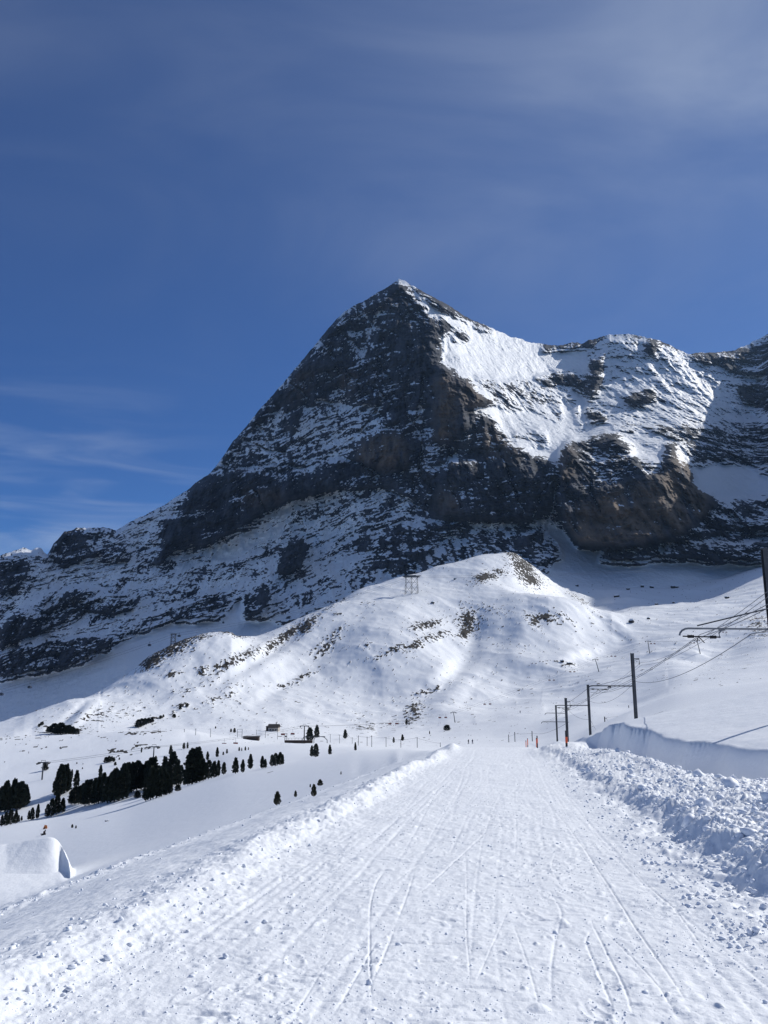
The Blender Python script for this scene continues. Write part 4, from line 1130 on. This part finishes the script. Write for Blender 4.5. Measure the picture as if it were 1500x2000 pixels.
wire([at(1600,1160,22), at(1468,1238,36), at(1241,1331,88), at(1153,1352,120)], .02, "single low wire with a small clamp right of the nearest arm", .016, group=GW)
wire([at(1234,1319,88), at(1152,1341,120), at(1110,1372,145)], .03, "thick slack cable between the tall mast and the middle mast", .004, group=GW)
wire([at(1237,1335,88), at(1153,1370,120)], .018, "slack wire sagging below the arm between tall and middle mast", .03, group=GW)
wire([at(1111,1388,145), at(1153,1405,120), at(1182,1406,260)], .018, "thin wire falling from the thick mast towards the short distant mast", .02, group=GW)
wire([at(1111,1410,145), at(1042,1432,300), at(1007,1433,330), at(995,1438,350)], .03, "thin wire linking the thick mast with the distant masts", .006, group=GW)
wire([at(1182,1402,260), at(1320,1378,330), at(1500,1352,420)], .03, "wire running right from the short distant mast over the snow", .004, group=GW)
pp = [hit(x, yb, 300) for (x, yt, yb) in posts if x >= 640]
wire([Vector((p.x, p.y, p.z + (posts_h))) for p, posts_h in zip(pp, [(yb - yt) / FPX * hit(x, yb, 300).y - .3 for (x, yt, yb) in posts if x >= 640])], .035, "wire strung along the thin posts right of the station", .006, group=GW)

# ------------------------------------------------------------------ piste markers
def marker(x, yb, yt, Y, r, label, o0, o1):
    p = at(x, yb, Y); gz = ground_z(p.x, p.y); top = at(x, yt, Y).z - gz
    t = thing("piste_marker", Vector((p.x, p.y, gz)), label, "marker pole", "orange banded marker poles beside the road")
    a, b = top * o0, top * o1
    MB().tube([(0, 0, -.3), (0, 0, a)], r, 8).build("pole", M_dark, t)
    MB().tube([(0, 0, a), (0, 0, b)], r * 1.04, 8).build("orange_band", M_orange, t)
    MB().tube([(0, 0, b), (0, 0, top)], r * 1.0, 8).build("pole_tip", M_dark, t)
marker(1107, 1462, 1427, 40, .055, "thickest marker pole, nearest, at the start of the lumpy bank", .25, .62)
marker(1050, 1467, 1437, 50, .035, "slim black marker pole with orange band where the road ends", .4, .78)
marker(1031, 1462, 1442, 70, .035, "marker pole left of the slim black one, orange on top", .3, .9)
marker(1048, 1457, 1441, 105, .05, "far marker pole just behind the slim black one", .3, .9)
marker(1027.5, 1456, 1446, 110, .05, "farthest and smallest marker pole at the road end", .2, .9)

# ------------------------------------------------------------------ chair lift
def lift_pylon(x, yb, yt, label, ymin, lean=0., dy=None):
    p = hit(x, yb, ymin); h = (yb - yt) / FPX * p.y; k = h / 15.
    t = thing("lift_pylon", p, label, "lift pylon", "chair lift pylons")
    tx = (dy or 0) / FPX * p.y
    MB().tube([(0, 0, -1), (tx * .5, 0, h * .5), (tx, 0, h * .97)], .5 * k ** .5, 10, .32 * k ** .5).build("mast", M_steel, t)
    MB().box((tx, 0, h * .96), (6.4 * k ** .5, .45, .4)).build("crossbar", M_steel, t)
    for s_ in (-1, 1):
        mb = MB().box((tx + s_ * 2.9 * k ** .5, 0, h * .93), (.35, 4.2, .3))
        for q in range(-3, 4):
            mb.tube([(tx + s_ * 2.9 * k ** .5 - .12, q * .55, h * .93 - .3), (tx + s_ * 2.9 * k ** .5 + .12, q * .55, h * .93 - .3)], .22, 8)
        mb.build("roller_battery", M_dark, t)
    mb = MB().tube([(tx - .9, 0, h * .97), (tx - .9, 0, h + .6), (tx + .9, 0, h + .6), (tx + .9, 0, h * .97)], .09, 5)
    mb.build("maintenance_frame", M_steel, t)
    return Vector((p.x + tx, p.y, p.z + h * .95))
L1 = lift_pylon(82, 1523, 1491, "chair lift pylon at the far left beside a small bush", 262)
L2 = lift_pylon(299, 1492, 1460, "chair lift pylon rising out of the long grove", 262)
L3 = lift_pylon(594, 1452, 1419, "chair lift pylon at the low station frame", 380)
L4 = lift_pylon(889, 1411, 1392, "chair lift pylon above the dark round bush", 560, dy=-3)
L5 = lift_pylon(1170, 1312, 1288, "leaning chair lift pylon with a long shadow, above the middle mast", 600, dy=-6)
L6 = lift_pylon(1269, 1276, 1252, "chair lift pylon upslope of the leaning one", 700, dy=-2)
L7 = lift_pylon(1368, 1277, 1250, "chair lift pylon right below the hooked arm", 700, dy=-5)
GC = "chair lift cables"
def cable2(a, b, lb, sag=.006, r=.05, off=2.6):
    for sd, wd in ((-1, "left"), (1, "right")):
        o = Vector((sd * off, 0, 0))
        wire([a + o, b + o], r, "%s lift cable %s" % (wd, lb), sag, 18, "lift_cable", GC, "cable")
cable2(L1, L2, "from far left pylon to grove pylon", .008)
cable2(L2, L3, "from the grove pylon to the low station", .008)
cable2(L3, L4, "from low station to round bush pylon", .012)
cable2(L4, L5, "from round bush pylon up to leaning pylon", .006)
cable2(L5, L6, "between the leaning pylon and the next one up", .006)
L8 = at(1560, 1165, L7.y + 350)
cable2(L7, L8, "rising right from the pylon below the hooked arm", .006)
cable2(L6, L7, "from upper pylon to the pylon below the arm", .01)
chair_proto = None
def lift_chair(p, label, red=True):
    global chair_proto
    if chair_proto is None:
        t = thing("lift_chair", p, label, "lift chair", "chairs hanging on the lift cable")
        MB().tube([(0, 0, 0), (.0, .3, -.9), (0, .25, -2.3)], .05, 6).build("hanger", M_dark, t)
        MB().box((0, 0, -3.1), (2.3, .6, .12)).build("seat", M_dark, t)
        MB().box((0, .34, -2.7), (2.3, .08, .8)).build("backrest", M_red, t)
        mb = MB().tube([(-1.1, .3, -2.25), (1.1, .3, -2.25)], .05, 6); mb.tube([(-1.1, .3, -2.25), (-1.1, -.3, -3.1)], .04, 5); mb.tube([(1.1, .3, -2.25), (1.1, -.3, -3.1)], .04, 5)
        mb.build("frame", M_dark, t)
        MB().tube([(-1.1, -.1, -3.2), (-1.1, -.1, -3.75), (1.1, -.1, -3.75), (1.1, -.1, -3.2)], .04, 5).build("footrest", M_dark, t)
        chair_proto = t
        return t
    return dup(chair_proto, p, prg.uniform(-.3, .3), None, label)
pairs = [(449,1446,L2,L3,"pair left of the long shed"),(562,1433,L2,L3,"pair near the low station frame"),(768,1410,L3,L4,"pair above the tiny cone pine"),(865,1399,L3,L4,"pair left of the round bush pylon"),
         (952,1377,L4,L5,"pair nearest right of the round bush pylon"),(1078,1339,L4,L5,"pair left of the leaning pylon's shadow"),(1118,1313,L4,L5,"pair just left of the leaning pylon"),(1198,1280,L5,L6,"pair between leaning pylon and upper pylon"),
         (1275,1256,L6,L7,"pair touching the upper pylon"),(1352,1253,L6,L7,"pair left of the pylon below the arm"),(1415,1226,L7,L8,"pair under the nearest hooked arm"),(1478,1190,L7,L8,"pair seen behind the tie rod")]
for (x, y, a, b, lb) in pairs:
    s, e = s_e(x, y); s = float(s); e = float(e)
    # depth on the cable where it crosses this direction
    da, db = a.x - s * a.y, b.x - s * b.y
    t_ = min(max(da / (da - db), 0.02), .98) if abs(da - db) > 1e-6 else .5
    Yc = a.y + (b.y - a.y) * t_
    zc_ = a.z + (b.z - a.z) * t_ - .006 * (a - b).length * 4 * t_ * (1 - t_)
    for sd, wd in ((-1, "left"), (1, "right")):
        lift_chair(Vector((s * Yc + sd * 2.6, Yc + sd * 1.5, zc_)), "%s lift chair of the %s" % (wd, lb))

# ------------------------------------------------------------------ gondola towers, cable and cabins
def lattice(x, yb, yt, wpx, label, ymin, nleg=3):
    p = hit(x, yb, ymin); k = p.y / FPX; h = (yb - yt) * k; w = wpx * k
    t = thing("gondola_tower", p, label, "gondola tower", "lattice towers of the gondola line", -.25)
    tops = []
    xs = [-w / 2 + w * i / (nleg - 1) for i in range(nleg)]
    for xx in xs:
        mb = MB()
        for yy in (-w * .16, w * .16):
            mb.tube([(xx * 1.04, yy * 1.3, -3), (xx * .94, yy, h * .9)], .42, 6, .34)
        for q in range(5):
            z0, z1 = h * .9 * q / 5, h * .9 * (q + 1) / 5
            mb.tube([(xx, -w * .16, z0), (xx, w * .16, z1)], .2, 4); 
        mb.build("leg", M_steel, t)
    mb = MB()
    for a, b in zip(xs[:-1], xs[1:]):
        for z0, z1 in ((0, .45), (.45, .9)):
            mb.tube([(a, 0, h * z0), (b, 0, h * z1)], .28, 5); mb.tube([(b, 0, h * z0), (a, 0, h * z1)], .28, 5)
    for z in (.3, .62): mb.tube([(xs[0], 0, h * z), (xs[-1], 0, h * z)], .25, 5)
    mb.build("bracing", M_steel, t)
    mb = MB().box((0, 0, h * .93), (w * 1.25, w * .5, h * .05)); mb.box((-w * .1, 0, h * .985), (w * 1.0, w * .36, h * .045)); mb.box((-w * .55, 0, h * .955), (w * .35, w * .25, h * .03)); mb.box((w * .62, 0, h * .97), (w * .3, w * .25, h * .03))
    mb.build("roller_deck", M_steel, t)
    return Vector((p.x, p.y, p.z + h * .97))
T1 = lattice(804, 1159, 1124, 24, "broad three-legged lattice tower on the crest of the sunlit hill", 1100)
T2 = lattice(338, 1259, 1238, 9, "narrow lattice tower on the rocky left shoulder of the hill", 1000, 2)
gA = at(-150, 1388, 900); gB = at(1600, 1083, 2050)
for dz_, wd in ((0, "upper"), (-3.5, "lower")):
    o = Vector((0, 0, dz_))
    for a, b, lb in ((gA, T2, "left of the narrow tower"), (T2, T1, "between the two lattice towers"), (T1, gB, "crossing the shaded basin right of the broad tower")):
        wire([a + o, b + o], .13 if a is not T1 else .16, "%s gondola cable %s" % (wd, lb), .012 if a is not T2 else .02, 24, "gondola_cable", "gondola cables", "cable")
cab = None
def cabin(x, y, Y, label):
    global cab
    p = at(x, y, Y)
    if cab is None:
        t = thing("gondola_cabin", p, label, "gondola cabin", "gondola cabins on the cable")
        mb = MB().box((0, 0, -.2), (3.8, 3.4, 1.7)); mb.box((0, 0, 1.15), (3.5, 3.1, .9), taper=.8); mb.box((0, 0, -1.3), (3.0, 2.6, .4)); mb.build("cabin_body", M_cabin, t)
        MB().box((0, -1.72, .25), (2.9, .05, 1.0)).build("window", M_glass, t)
        MB().tube([(0, 0, 1.6), (0, .4, 3.4), (0, 0, 5.2)], .2, 6).build("hanger", M_dark, t)
        cab = t; return
    dup(cab, p, prg.uniform(-.3, .3), None, label)
cabin(1394, 1099, 1950, "gondola cabin hanging over the shaded basin")
cabin(1469, 1092, 1980, "gondola cabin right of the one over the basin, below rocks")
cabin(292, 1260, 1060, "gondola cabin in shade left of the narrow tower")
cabin(350, 1242, 1170, "gondola cabin just right of the narrow tower")
cabin(58, 1342, 960, "gondola cabin near the left edge over the shaded slope")
cabin(3, 1356, 930, "gondola cabin touching the left edge of the view")
cabin(672, 1169, 1560, "gondola cabin above the left flank of the sunlit hill")
cabin(436, 1216, 1330, "gondola cabin halfway between narrow tower and broad tower")

# ------------------------------------------------------------------ buildings
p = hit(535, 1428, 560); k = p.y / FPX
t = thing("chalet", p + Vector((0, 0, -.6)), "small chalet with dark gable roof and pale stone base", "chalet", None, -.12)
W, H = 19 * k, 14.5 * k
mb = MB().box((0, 0, H * .28), (W, W * .7, H * .56)); mb.build("stone_wall", M_stone, t)
w_ = MB().box((0, 0, H * .62), (W * 1.02, W * .72, H * .14)).build("timber_wall", M_wood, t)
mb = MB()
n = 0
hw, hd = W * .56, W * .48
rv = [(-hw, -hd, H * .66), (hw, -hd, H * .66), (hw, 0, H), (-hw, 0, H), (-hw, hd, H * .66), (hw, hd, H * .66)]
mb.v = [Vector(v) for v in rv] + [Vector(v) + Vector((0, 0, -.35)) for v in rv]
mb.f = [[0, 1, 2, 3], [3, 2, 5, 4], [7, 6, 9, 8], [8, 9, 10, 11], [0, 6, 7, 1], [4, 5, 11, 10], [0, 3, 9, 6], [3, 4, 10, 9], [1, 7, 8, 2], [2, 8, 11, 5]]
rf = mb.build("roof", M_roof, t)
MB().box((W * .2, W * .1, H * 1.0), (.7, .7, 1.6)).build("chimney", M_stone, rf)
for i in range(3):
    f_ = MB().box((-W * .28 + i * W * .28, -W * .352, H * .30), (1.0, .12, 1.2)).build("window", M_wood, t)
    MB().box((-W * .28 + i * W * .28, -W * .352 - .07, H * .30), (.8, .04, 1.0)).build("pane", M_glass, f_)
MB().box((-W * .62, .3, H * .36), (W * .3, W * .4, H * .62)).build("annex", M_wood, t)
MB().box((-W * .62, .3, H * .70), (W * .36, W * .46, .3)).build("annex_roof", M_roof, t)
p = hit(491, 1445, 480); k = p.y / FPX
t = thing("station_shed", p + Vector((0, 0, -.5)), "long low flat-roofed shed left of the chalet, half buried in snow", "shed", None, .05)
MB().box((0, 0, 7 * k * .5), (29 * k, 6, 7 * k)).build("wall", M_wood, t)
MB().box((0, -.1, 7 * k + .12), (31 * k, 7, .35)).build("roof", M_roof, t)
MB().box((-12 * k, -3.05, 5.2 * k * .5), (8 * k, .12, 4 * k)).build("pale_panel", M_stone, t)
MB().box((5 * k, -3.06, 3 * k), (9 * k, .1, 3 * k)).build("door", M_dark, t)
p = hit(468, 1441, 480); k = p.y / FPX
t = thing("avalanche_gantry", p, "thin rectangular gantry frame left of the long shed", "gantry", None)
for s_ in (-1, 1): MB().tube([(s_ * 4.4 * k, 0, -1), (s_ * 4.4 * k, 0, 16 * k)], .16, 6).build("post", M_galv, t)
mb = MB()
for z in (5, 10.5, 15.5): mb.tube([(-4.4 * k, 0, z * k), (4.4 * k, 0, z * k)], .1, 5)
mb.build("crossbar", M_galv, t)
p = hit(614, 1452, 400); k = p.y / FPX
t = thing("lift_station_frame", p, "low lift station with bent steel portal frames by two black pines", "lift station", None)
for (a, b) in ((-23, -12), (-1, 10), (13, 24)):
    MB().tube([(a * k, 0, -1), (a * k, 0, 7 * k), ((a + 3) * k, 0, 11.5 * k), ((b) * k, 0, 12 * k)] if a < 0 else [(b * k, 0, -1), (b * k, 0, 6 * k), ((b - 5) * k, 0, 11 * k), (a * k, 0, 12.5 * k)], .22, 6).build("portal_frame", M_steel, t)
MB().tube([(-20 * k, 0, 12 * k), (20 * k, 0, 12.4 * k)], .22, 6).build("top_beam", M_steel, t)
MB().box((-30 * k, 1.5, .9), (52 * k, 3, 1.5)).build("platform", M_wood, t)
mb = MB()
for q in range(9): mb.tube([((-55 + q * 6) * k, 1, 1.6), ((-55 + q * 6) * k, 1, 3.0)], .06, 4)
mb.tube([(-55 * k, 1, 3.0), (-7 * k, 1, 3.0)], .06, 4); mb.build("railing", M_steel, t)
p = hit(558, 1449, 400); k = p.y / FPX
t = thing("signal_frame", p, "slender twin-pole frame with a top bar between shed and station", "frame", None)
for s_ in (-1, 1): MB().tube([(s_ * 2 * k, 0, -1), (s_ * 2 * k, 0, 15 * k)], .13, 6).build("post", M_steel, t)
MB().box((0, 0, 14.6 * k), (6 * k, .3, .35)).build("crossbar", M_steel, t); MB().box((0, 0, 10 * k), (3 * k, .3, 2.5 * k)).build("panel", M_dark, t)

# orange tent and snow groomer by the kicker
p = hit(88, 1619, 60, 238); k = p.y / FPX
t = thing("orange_tent", p, "small orange tent on the snow near the kicker", "tent", None, .3)
mb = MB(); a, b, c = 4.3 * k, 3.2 * k, 7.2 * k
mb.v = [Vector(v) for v in ((-a, -b, -.2), (a, -b, -.2), (a, b, -.2), (-a, b, -.2), (-a * .3, 0, c), (a * .7, 0, c * .85))]
mb.f = [[0, 1, 5, 4], [2, 3, 4, 5], [1, 2, 5], [3, 0, 4], [3, 2, 1, 0]]
mb.build("canvas", M_tent, t); MB().box((-a * .2, -b * .75, c * .22), (a * .5, .1, c * .4), rot=None).build("entrance", M_dark, t)
p = hit(85, 1631, 60, 238); k = p.y / FPX
t = thing("snow_groomer", p, "small dark tracked machine standing below the orange tent", "groomer", None, .4)
MB().box((0, 0, 1.8 * k), (7.5 * k, 4 * k, 1.6 * k)).build("chassis", M_dark, t)
MB().box((1 * k, 0, 4.6 * k), (4 * k, 3.4 * k, 4.2 * k), taper=.85).build("cab", M_wood, t)
for s_ in (-1, 1): MB().box((0, s_ * 2.6 * k, 1.1 * k), (8 * k, 1.1 * k, 2.2 * k)).build("track", M_dark, t)
MB().box((-4.8 * k, 0, 2.2 * k), (.6 * k, 5 * k, 2.6 * k)).build("blade", M_dark, t)
MB().tube([(2 * k, 0, 6 * k), (2.4 * k, 0, 9 * k)], .12, 5).build("mast", M_dark, t)

# big groomed kicker at the left edge
nu, nv = 110, 46
topc = [(-400,1662),(-60,1655),(0,1650),(50,1642),(85,1635),(108,1633),(120,1645),(130,1668),(138,1700)]
xs = np.linspace(-300, 138, nu)
tb = np.interp(xs, [q[0] for q in topc], [q[1] for q in topc])
tb = np.convolve(np.pad(tb, 3, mode='edge'), np.ones(7) / 7, 'valid'); tb[-1] = 1704
KX = np.zeros((nv, nu)); KY = KX.copy(); KZ = KX.copy()
for j in range(nu):
    xj = float(xs[j]); Yb = KPY - 3.5 + (xj + 300) / 438. * 3.0
    s0 = float(s_e(xj, 1705)[0])
    lo_ = Vector((s0 * Yb, Yb, KPZ - .4))
    hh = max(0.0, min(1.0, (1708 - tb[j]) / 60.))
    tp_ = at(xj, float(tb[j]), Yb + 5.5 * hh + .3)
    for i in range(nv):
        if i < 26:
            q = i / 25.; v_ = lo_.lerp(tp_, q); v_.z -= .25 * hh * math.sin(q * math.pi)
        else:
            q = (i - 25) / (nv - 26.); yy = tp_.y + q * 26; xx = tp_.x / tp_.y * yy
            gz_ = ground_z(xx, yy) - .5
            v_ = Vector((xx, yy, min((1 - q * q) * (tp_.z / tp_.y * yy - q * 1.2) + q * q * gz_, tp_.z / tp_.y * yy - .3 * q)))
        KX[i, j], KY[i, j], KZ[i, j] = v_
ns = fbm(KX / .7, KZ / 4.0, octv=4, seed=301) * .05 + fbm(KX / 5, KY / 5, KZ / 5, octv=3, seed=302) * .15
KY += ns
zr = np.zeros_like(KX)
ko = grid_mesh("snow_kicker", KX, KY, KZ, {"rock": zr, "warm": zr, "tone": zr}, M_ground)
tag(ko, "large groomed snow kicker with a steep smooth face at left edge", "snow ramp")

# ------------------------------------------------------------------ boulders
def boulder(x, yb, wpx, hpx, label, ymin, seed):
    import bmesh
    p = hit(x, yb, ymin); k = p.y / FPX
    bm = bmesh.new(); bmesh.ops.create_icosphere(bm, subdivisions=3, radius=1.0)
    r = random.Random(seed); o3 = [r.uniform(0, 50) for _ in range(3)]
    V = np.array([v.co[:] for v in bm.verts])
    nn = fbm(V[:, 0] * 1.1 + o3[0], V[:, 1] * 1.1 + o3[1], V[:, 2] * 1.1 + o3[2], octv=4, gain=.6, seed=seed)
    rk = []
    for v, q in zip(bm.verts, nn):
        c = v.co * (1 + .42 * float(q)); rk.append(1.0 if c.z < .45 + .3 * float(q) else 0.0)
        v.co = Vector((c.x * wpx * k * .5, c.y * wpx * k * .4, c.z * hpx * k * .62 + hpx * k * .3))
    me = bpy.data.meshes.new("boulder"); bm.to_mesh(me); bm.free()
    a = me.attributes.new("rock", 'FLOAT', 'POINT'); a.data.foreach_set("value", np.array(rk, np.float32))
    a = me.attributes.new("tone", 'FLOAT', 'POINT'); a.data.foreach_set("value", np.full(len(rk), .4, np.float32))
    me.materials.append(M_boulder)
    o = bpy.data.objects.new("boulder", me); COL.objects.link(o); o.location = p
    tag(o, label, "boulder", "dark boulders in the snow")
bl = [(1227,1152,7,4,"leftmost boulder of the scatter in the shaded basin",1500),(1254,1137,6,5,"small upright boulder at the top of the basin scatter",1500),(1273,1146,8,4,"pointed boulder in the middle of the basin scatter",1500),
 (1314,1138,9,5,"largest boulder of the basin scatter, snow capped",1500),(1321,1144,7,3,"flat boulder just below the largest basin boulder",1500),(1204,1166,11,4,"dark slab on the lit rim at the left of the basin",1300),
 (1282,1181,6,3,"small slab on the bright snow just below the shade edge",1000),(1315,1178,5,3,"small stone right on the shade edge of the basin",1000),(1420,1169,9,4,"slanted slab on the right hand lit slope",1000),
 (1234,1216,10,6,"brown boulder in the bright bowl left of the hooked arm",1000),(1267,1209,6,3,"little stone up right of the brown boulder",1000),(1098,1293,8,4,"left stone of the two above the leaning pylon",700),(1112,1297,11,3,"right flat stone of the two above the leaning pylon",700),
 (888,1132,4,3,"small stone on the crest right of the broad tower",1400),(845,1178,6,3,"small stone below the crest of the sunlit hill",1100),(1126,1122,6,3,"stone under the cable at the left of the basin",1500),(209,1604,7,2,"low dark rock poking from the crest at left",60)]
for i, (x, y, w, h, lb, ym) in enumerate(bl): boulder(x, y, w, h * 1.3, lb, ym, 400 + i)

# ------------------------------------------------------------------ people
import bmesh
def person(x, yb, hpx, label, mat, ymin, skis=True, face=0):
    p = hit(x, yb, ymin); H = 1.75
    sc = (hpx / FPX * p.y) / H; sc = min(max(sc, .9), 1.35)
    verts = [(0, 0, .95), (0, 0, 1.15), (0, -.02, 1.38), (0, -.02, 1.50), (0, -.03, 1.60), (0, -.03, 1.72),
             (-.19, 0, 1.40), (-.27, -.05, 1.14), (-.24, -.25, .98), (.19, 0, 1.40), (.27, -.05, 1.14), (.24, -.25, .98),
             (-.10, 0, .90), (-.13, -.06, .50), (-.13, 0, .10), (-.13, -.14, .05), (.10, 0, .90), (.13, -.06, .50), (.13, 0, .10), (.13, -.14, .05)]
    ed = [(0, 1), (1, 2), (2, 3), (3, 4), (4, 5), (2, 6), (6, 7), (7, 8), (2, 9), (9, 10), (10, 11), (0, 12), (12, 13), (13, 14), (14, 15), (0, 16), (16, 17), (17, 18), (18, 19)]
    rad = [.17, .16, .17, .065, .10, .085, .085, .06, .045, .085, .06, .045, .12, .085, .06, .05, .12, .085, .06, .05]
    me = bpy.data.meshes.new("body"); me.from_pydata(verts, ed, []); me.update()
    o = bpy.data.objects.new("body", me); COL.objects.link(o)
    bb_ = bmesh.new(); bb_.from_mesh(me); ly = bb_.verts.layers.skin.verify()
    for v, r in zip(bb_.verts, rad): v[ly].radius = (r, r); v[ly].use_root = v.index == 0
    bb_.to_mesh(me); bb_.free()
    m = o.modifiers.new("skin", 'SKIN'); m.use_smooth_shade = True
    m = o.modifiers.new("sub", 'SUBSURF'); m.levels = 1; m.render_levels = 1
    me.materials.append(mat)
    t = thing("person", p, label, "person", "people on skis", face); t.scale = (sc,) * 3
    o.parent = t
    MB().tube([(0, -.03, 1.62), (0, -.03, 1.70), (0, -.02, 1.80)], .125, 10, .07).build("helmet", M_dark, t, True)
    MB().box((0, -.13, 1.60), (.13, .03, .12)).build("face", M_skin, t)
    for s_ in (-1, 1):
        MB().box((s_ * .13, -.1, .02), (.09, 1.65, .03)).build("ski", M_dark, t)
        MB().tube([(s_ * .25, -.27, 1.02), (s_ * .34, -.1, .02)], .012, 5).build("ski_pole", M_dark, t)
person(915, 1453, 8.5, "skier in dark clothes, left of two standing together beyond the road", M_cloth_a, 150, face=.4)
person(923, 1453, 8.5, "skier in navy clothes, right of two standing together beyond the road", M_cloth_b, 150, face=-.5)
person(1228, 1383, 5, "lone skier on the bright edge left of the tall mast", M_cloth_a, 240)
person(1016, 1393, 5, "lone skier far up the piste above the road end", M_cloth_b, 450)

# ------------------------------------------------------------------ loose snow clods
cr = np.random.RandomState(21)
ICO_V = None
import bmesh
bm = bmesh.new(); bmesh.ops.create_icosphere(bm, subdivisions=1, radius=1.0)
IV = np.array([v.co[:] for v in bm.verts]); IF = np.array([[v.index for v in f.verts] for f in bm.faces]); bm.free()
def clods(name, pts, label):
    n = len(pts); nv_ = len(IV)
    V = np.repeat(IV[None], n, 0) * (1 + cr.uniform(-.38, .38, (n, nv_, 1)))
    sc = cr.uniform(.6, 1.3, (n, 1, 3)); sc[..., 2] *= .75
    V = V * sc * pts[:, 3][:, None, None]
    an = cr.uniform(0, 6.28, n); c, s_ = np.cos(an)[:, None], np.sin(an)[:, None]
    x = V[..., 0] * c - V[..., 1] * s_; y = V[..., 0] * s_ + V[..., 1] * c
    V = np.stack([x, y, V[..., 2]], -1) + pts[:, None, :3]
    F = IF[None] + (np.arange(n) * nv_)[:, None, None]
    me = bpy.data.meshes.new(name)
    me.vertices.add(n * nv_); me.vertices.foreach_set("co", V.astype(np.float32).ravel())
    q = F.reshape(-1, 3).astype(np.int32)
    me.loops.add(q.size); me.loops.foreach_set("vertex_index", q.ravel())
    me.polygons.add(len(q)); me.polygons.foreach_set("loop_start", np.arange(0, q.size, 3, dtype=np.int32)); me.polygons.foreach_set("loop_total", np.full(len(q), 3, np.int32))
    me.update(); me.materials.append(M_clod)
    o = bpy.data.objects.new(name, me); COL.objects.link(o)
    tag(o, label, "snow clods"); o['kind'] = 'stuff'
    return o
def gz_many(X, Y):
    fs = np.interp(X / Y, S, SI); fr = np.interp(Y, Yr, np.arange(len(Yr)))
    i, j = np.minimum(fr.astype(int), len(Yr) - 2), np.minimum(fs.astype(int), len(S) - 2); a, b = fs - j, fr - i
    return (GZ[i, j] * (1 - a) + GZ[i, j + 1] * a) * (1 - b) + (GZ[i + 1, j] * (1 - a) + GZ[i + 1, j + 1] * a) * b
def scatter(n, u0, u1, y0, y1, r0, r1, power=3.0, clump=0.):
    u = cr.uniform(u0, u1, n); Y = 1 / cr.uniform(1 / y1, 1 / y0, n) ** 1.0
    X = RS * Y + u
    rr = r0 + (r1 - r0) * cr.uniform(0, 1, n) ** power
    if clump:
        k = fbm(X * .9, Y * .7, octv=2, seed=77) > clump
        X, Y, rr = X[k], Y[k], rr[k]
    return np.stack([X, Y, gz_many(X, Y) + rr * .25, rr], 1)
clods("road_snow_crumbs", np.vstack([scatter(4000, -2.9, 2.3, 3.6, 26, .003, .010, 3), scatter(170, -2.9, 2.3, 3.6, 34, .008, .026, 3), scatter(6000, -2.9, 2.3, 3.6, 22, .003, .012, 2.5, .2)]), "small snow crumbs scattered over the groomed road")
clods("bank_snow_clods", np.vstack([scatter(6000, 2.6, 5.4, 6, 40, .008, .055, 3.5), scatter(1300, 1.6, 2.9, 6, 34, .006, .035, 2.6), scatter(90, 2.5, 5.2, 7, 34, .06, .15, 2.0)]), "loose snow clods covering the bank on the right of the road")
clods("ridge_snow_clods", np.vstack([scatter(1000, -3.9, -2.6, 3.6, 45, .004, .028, 4), scatter(900, -7.1, -6.3, 6, 60, .006, .03, 3), scatter(700, -16, -5, 8, 60, .005, .03, 5)]), "loose snow clods along the low ridge left of the road")
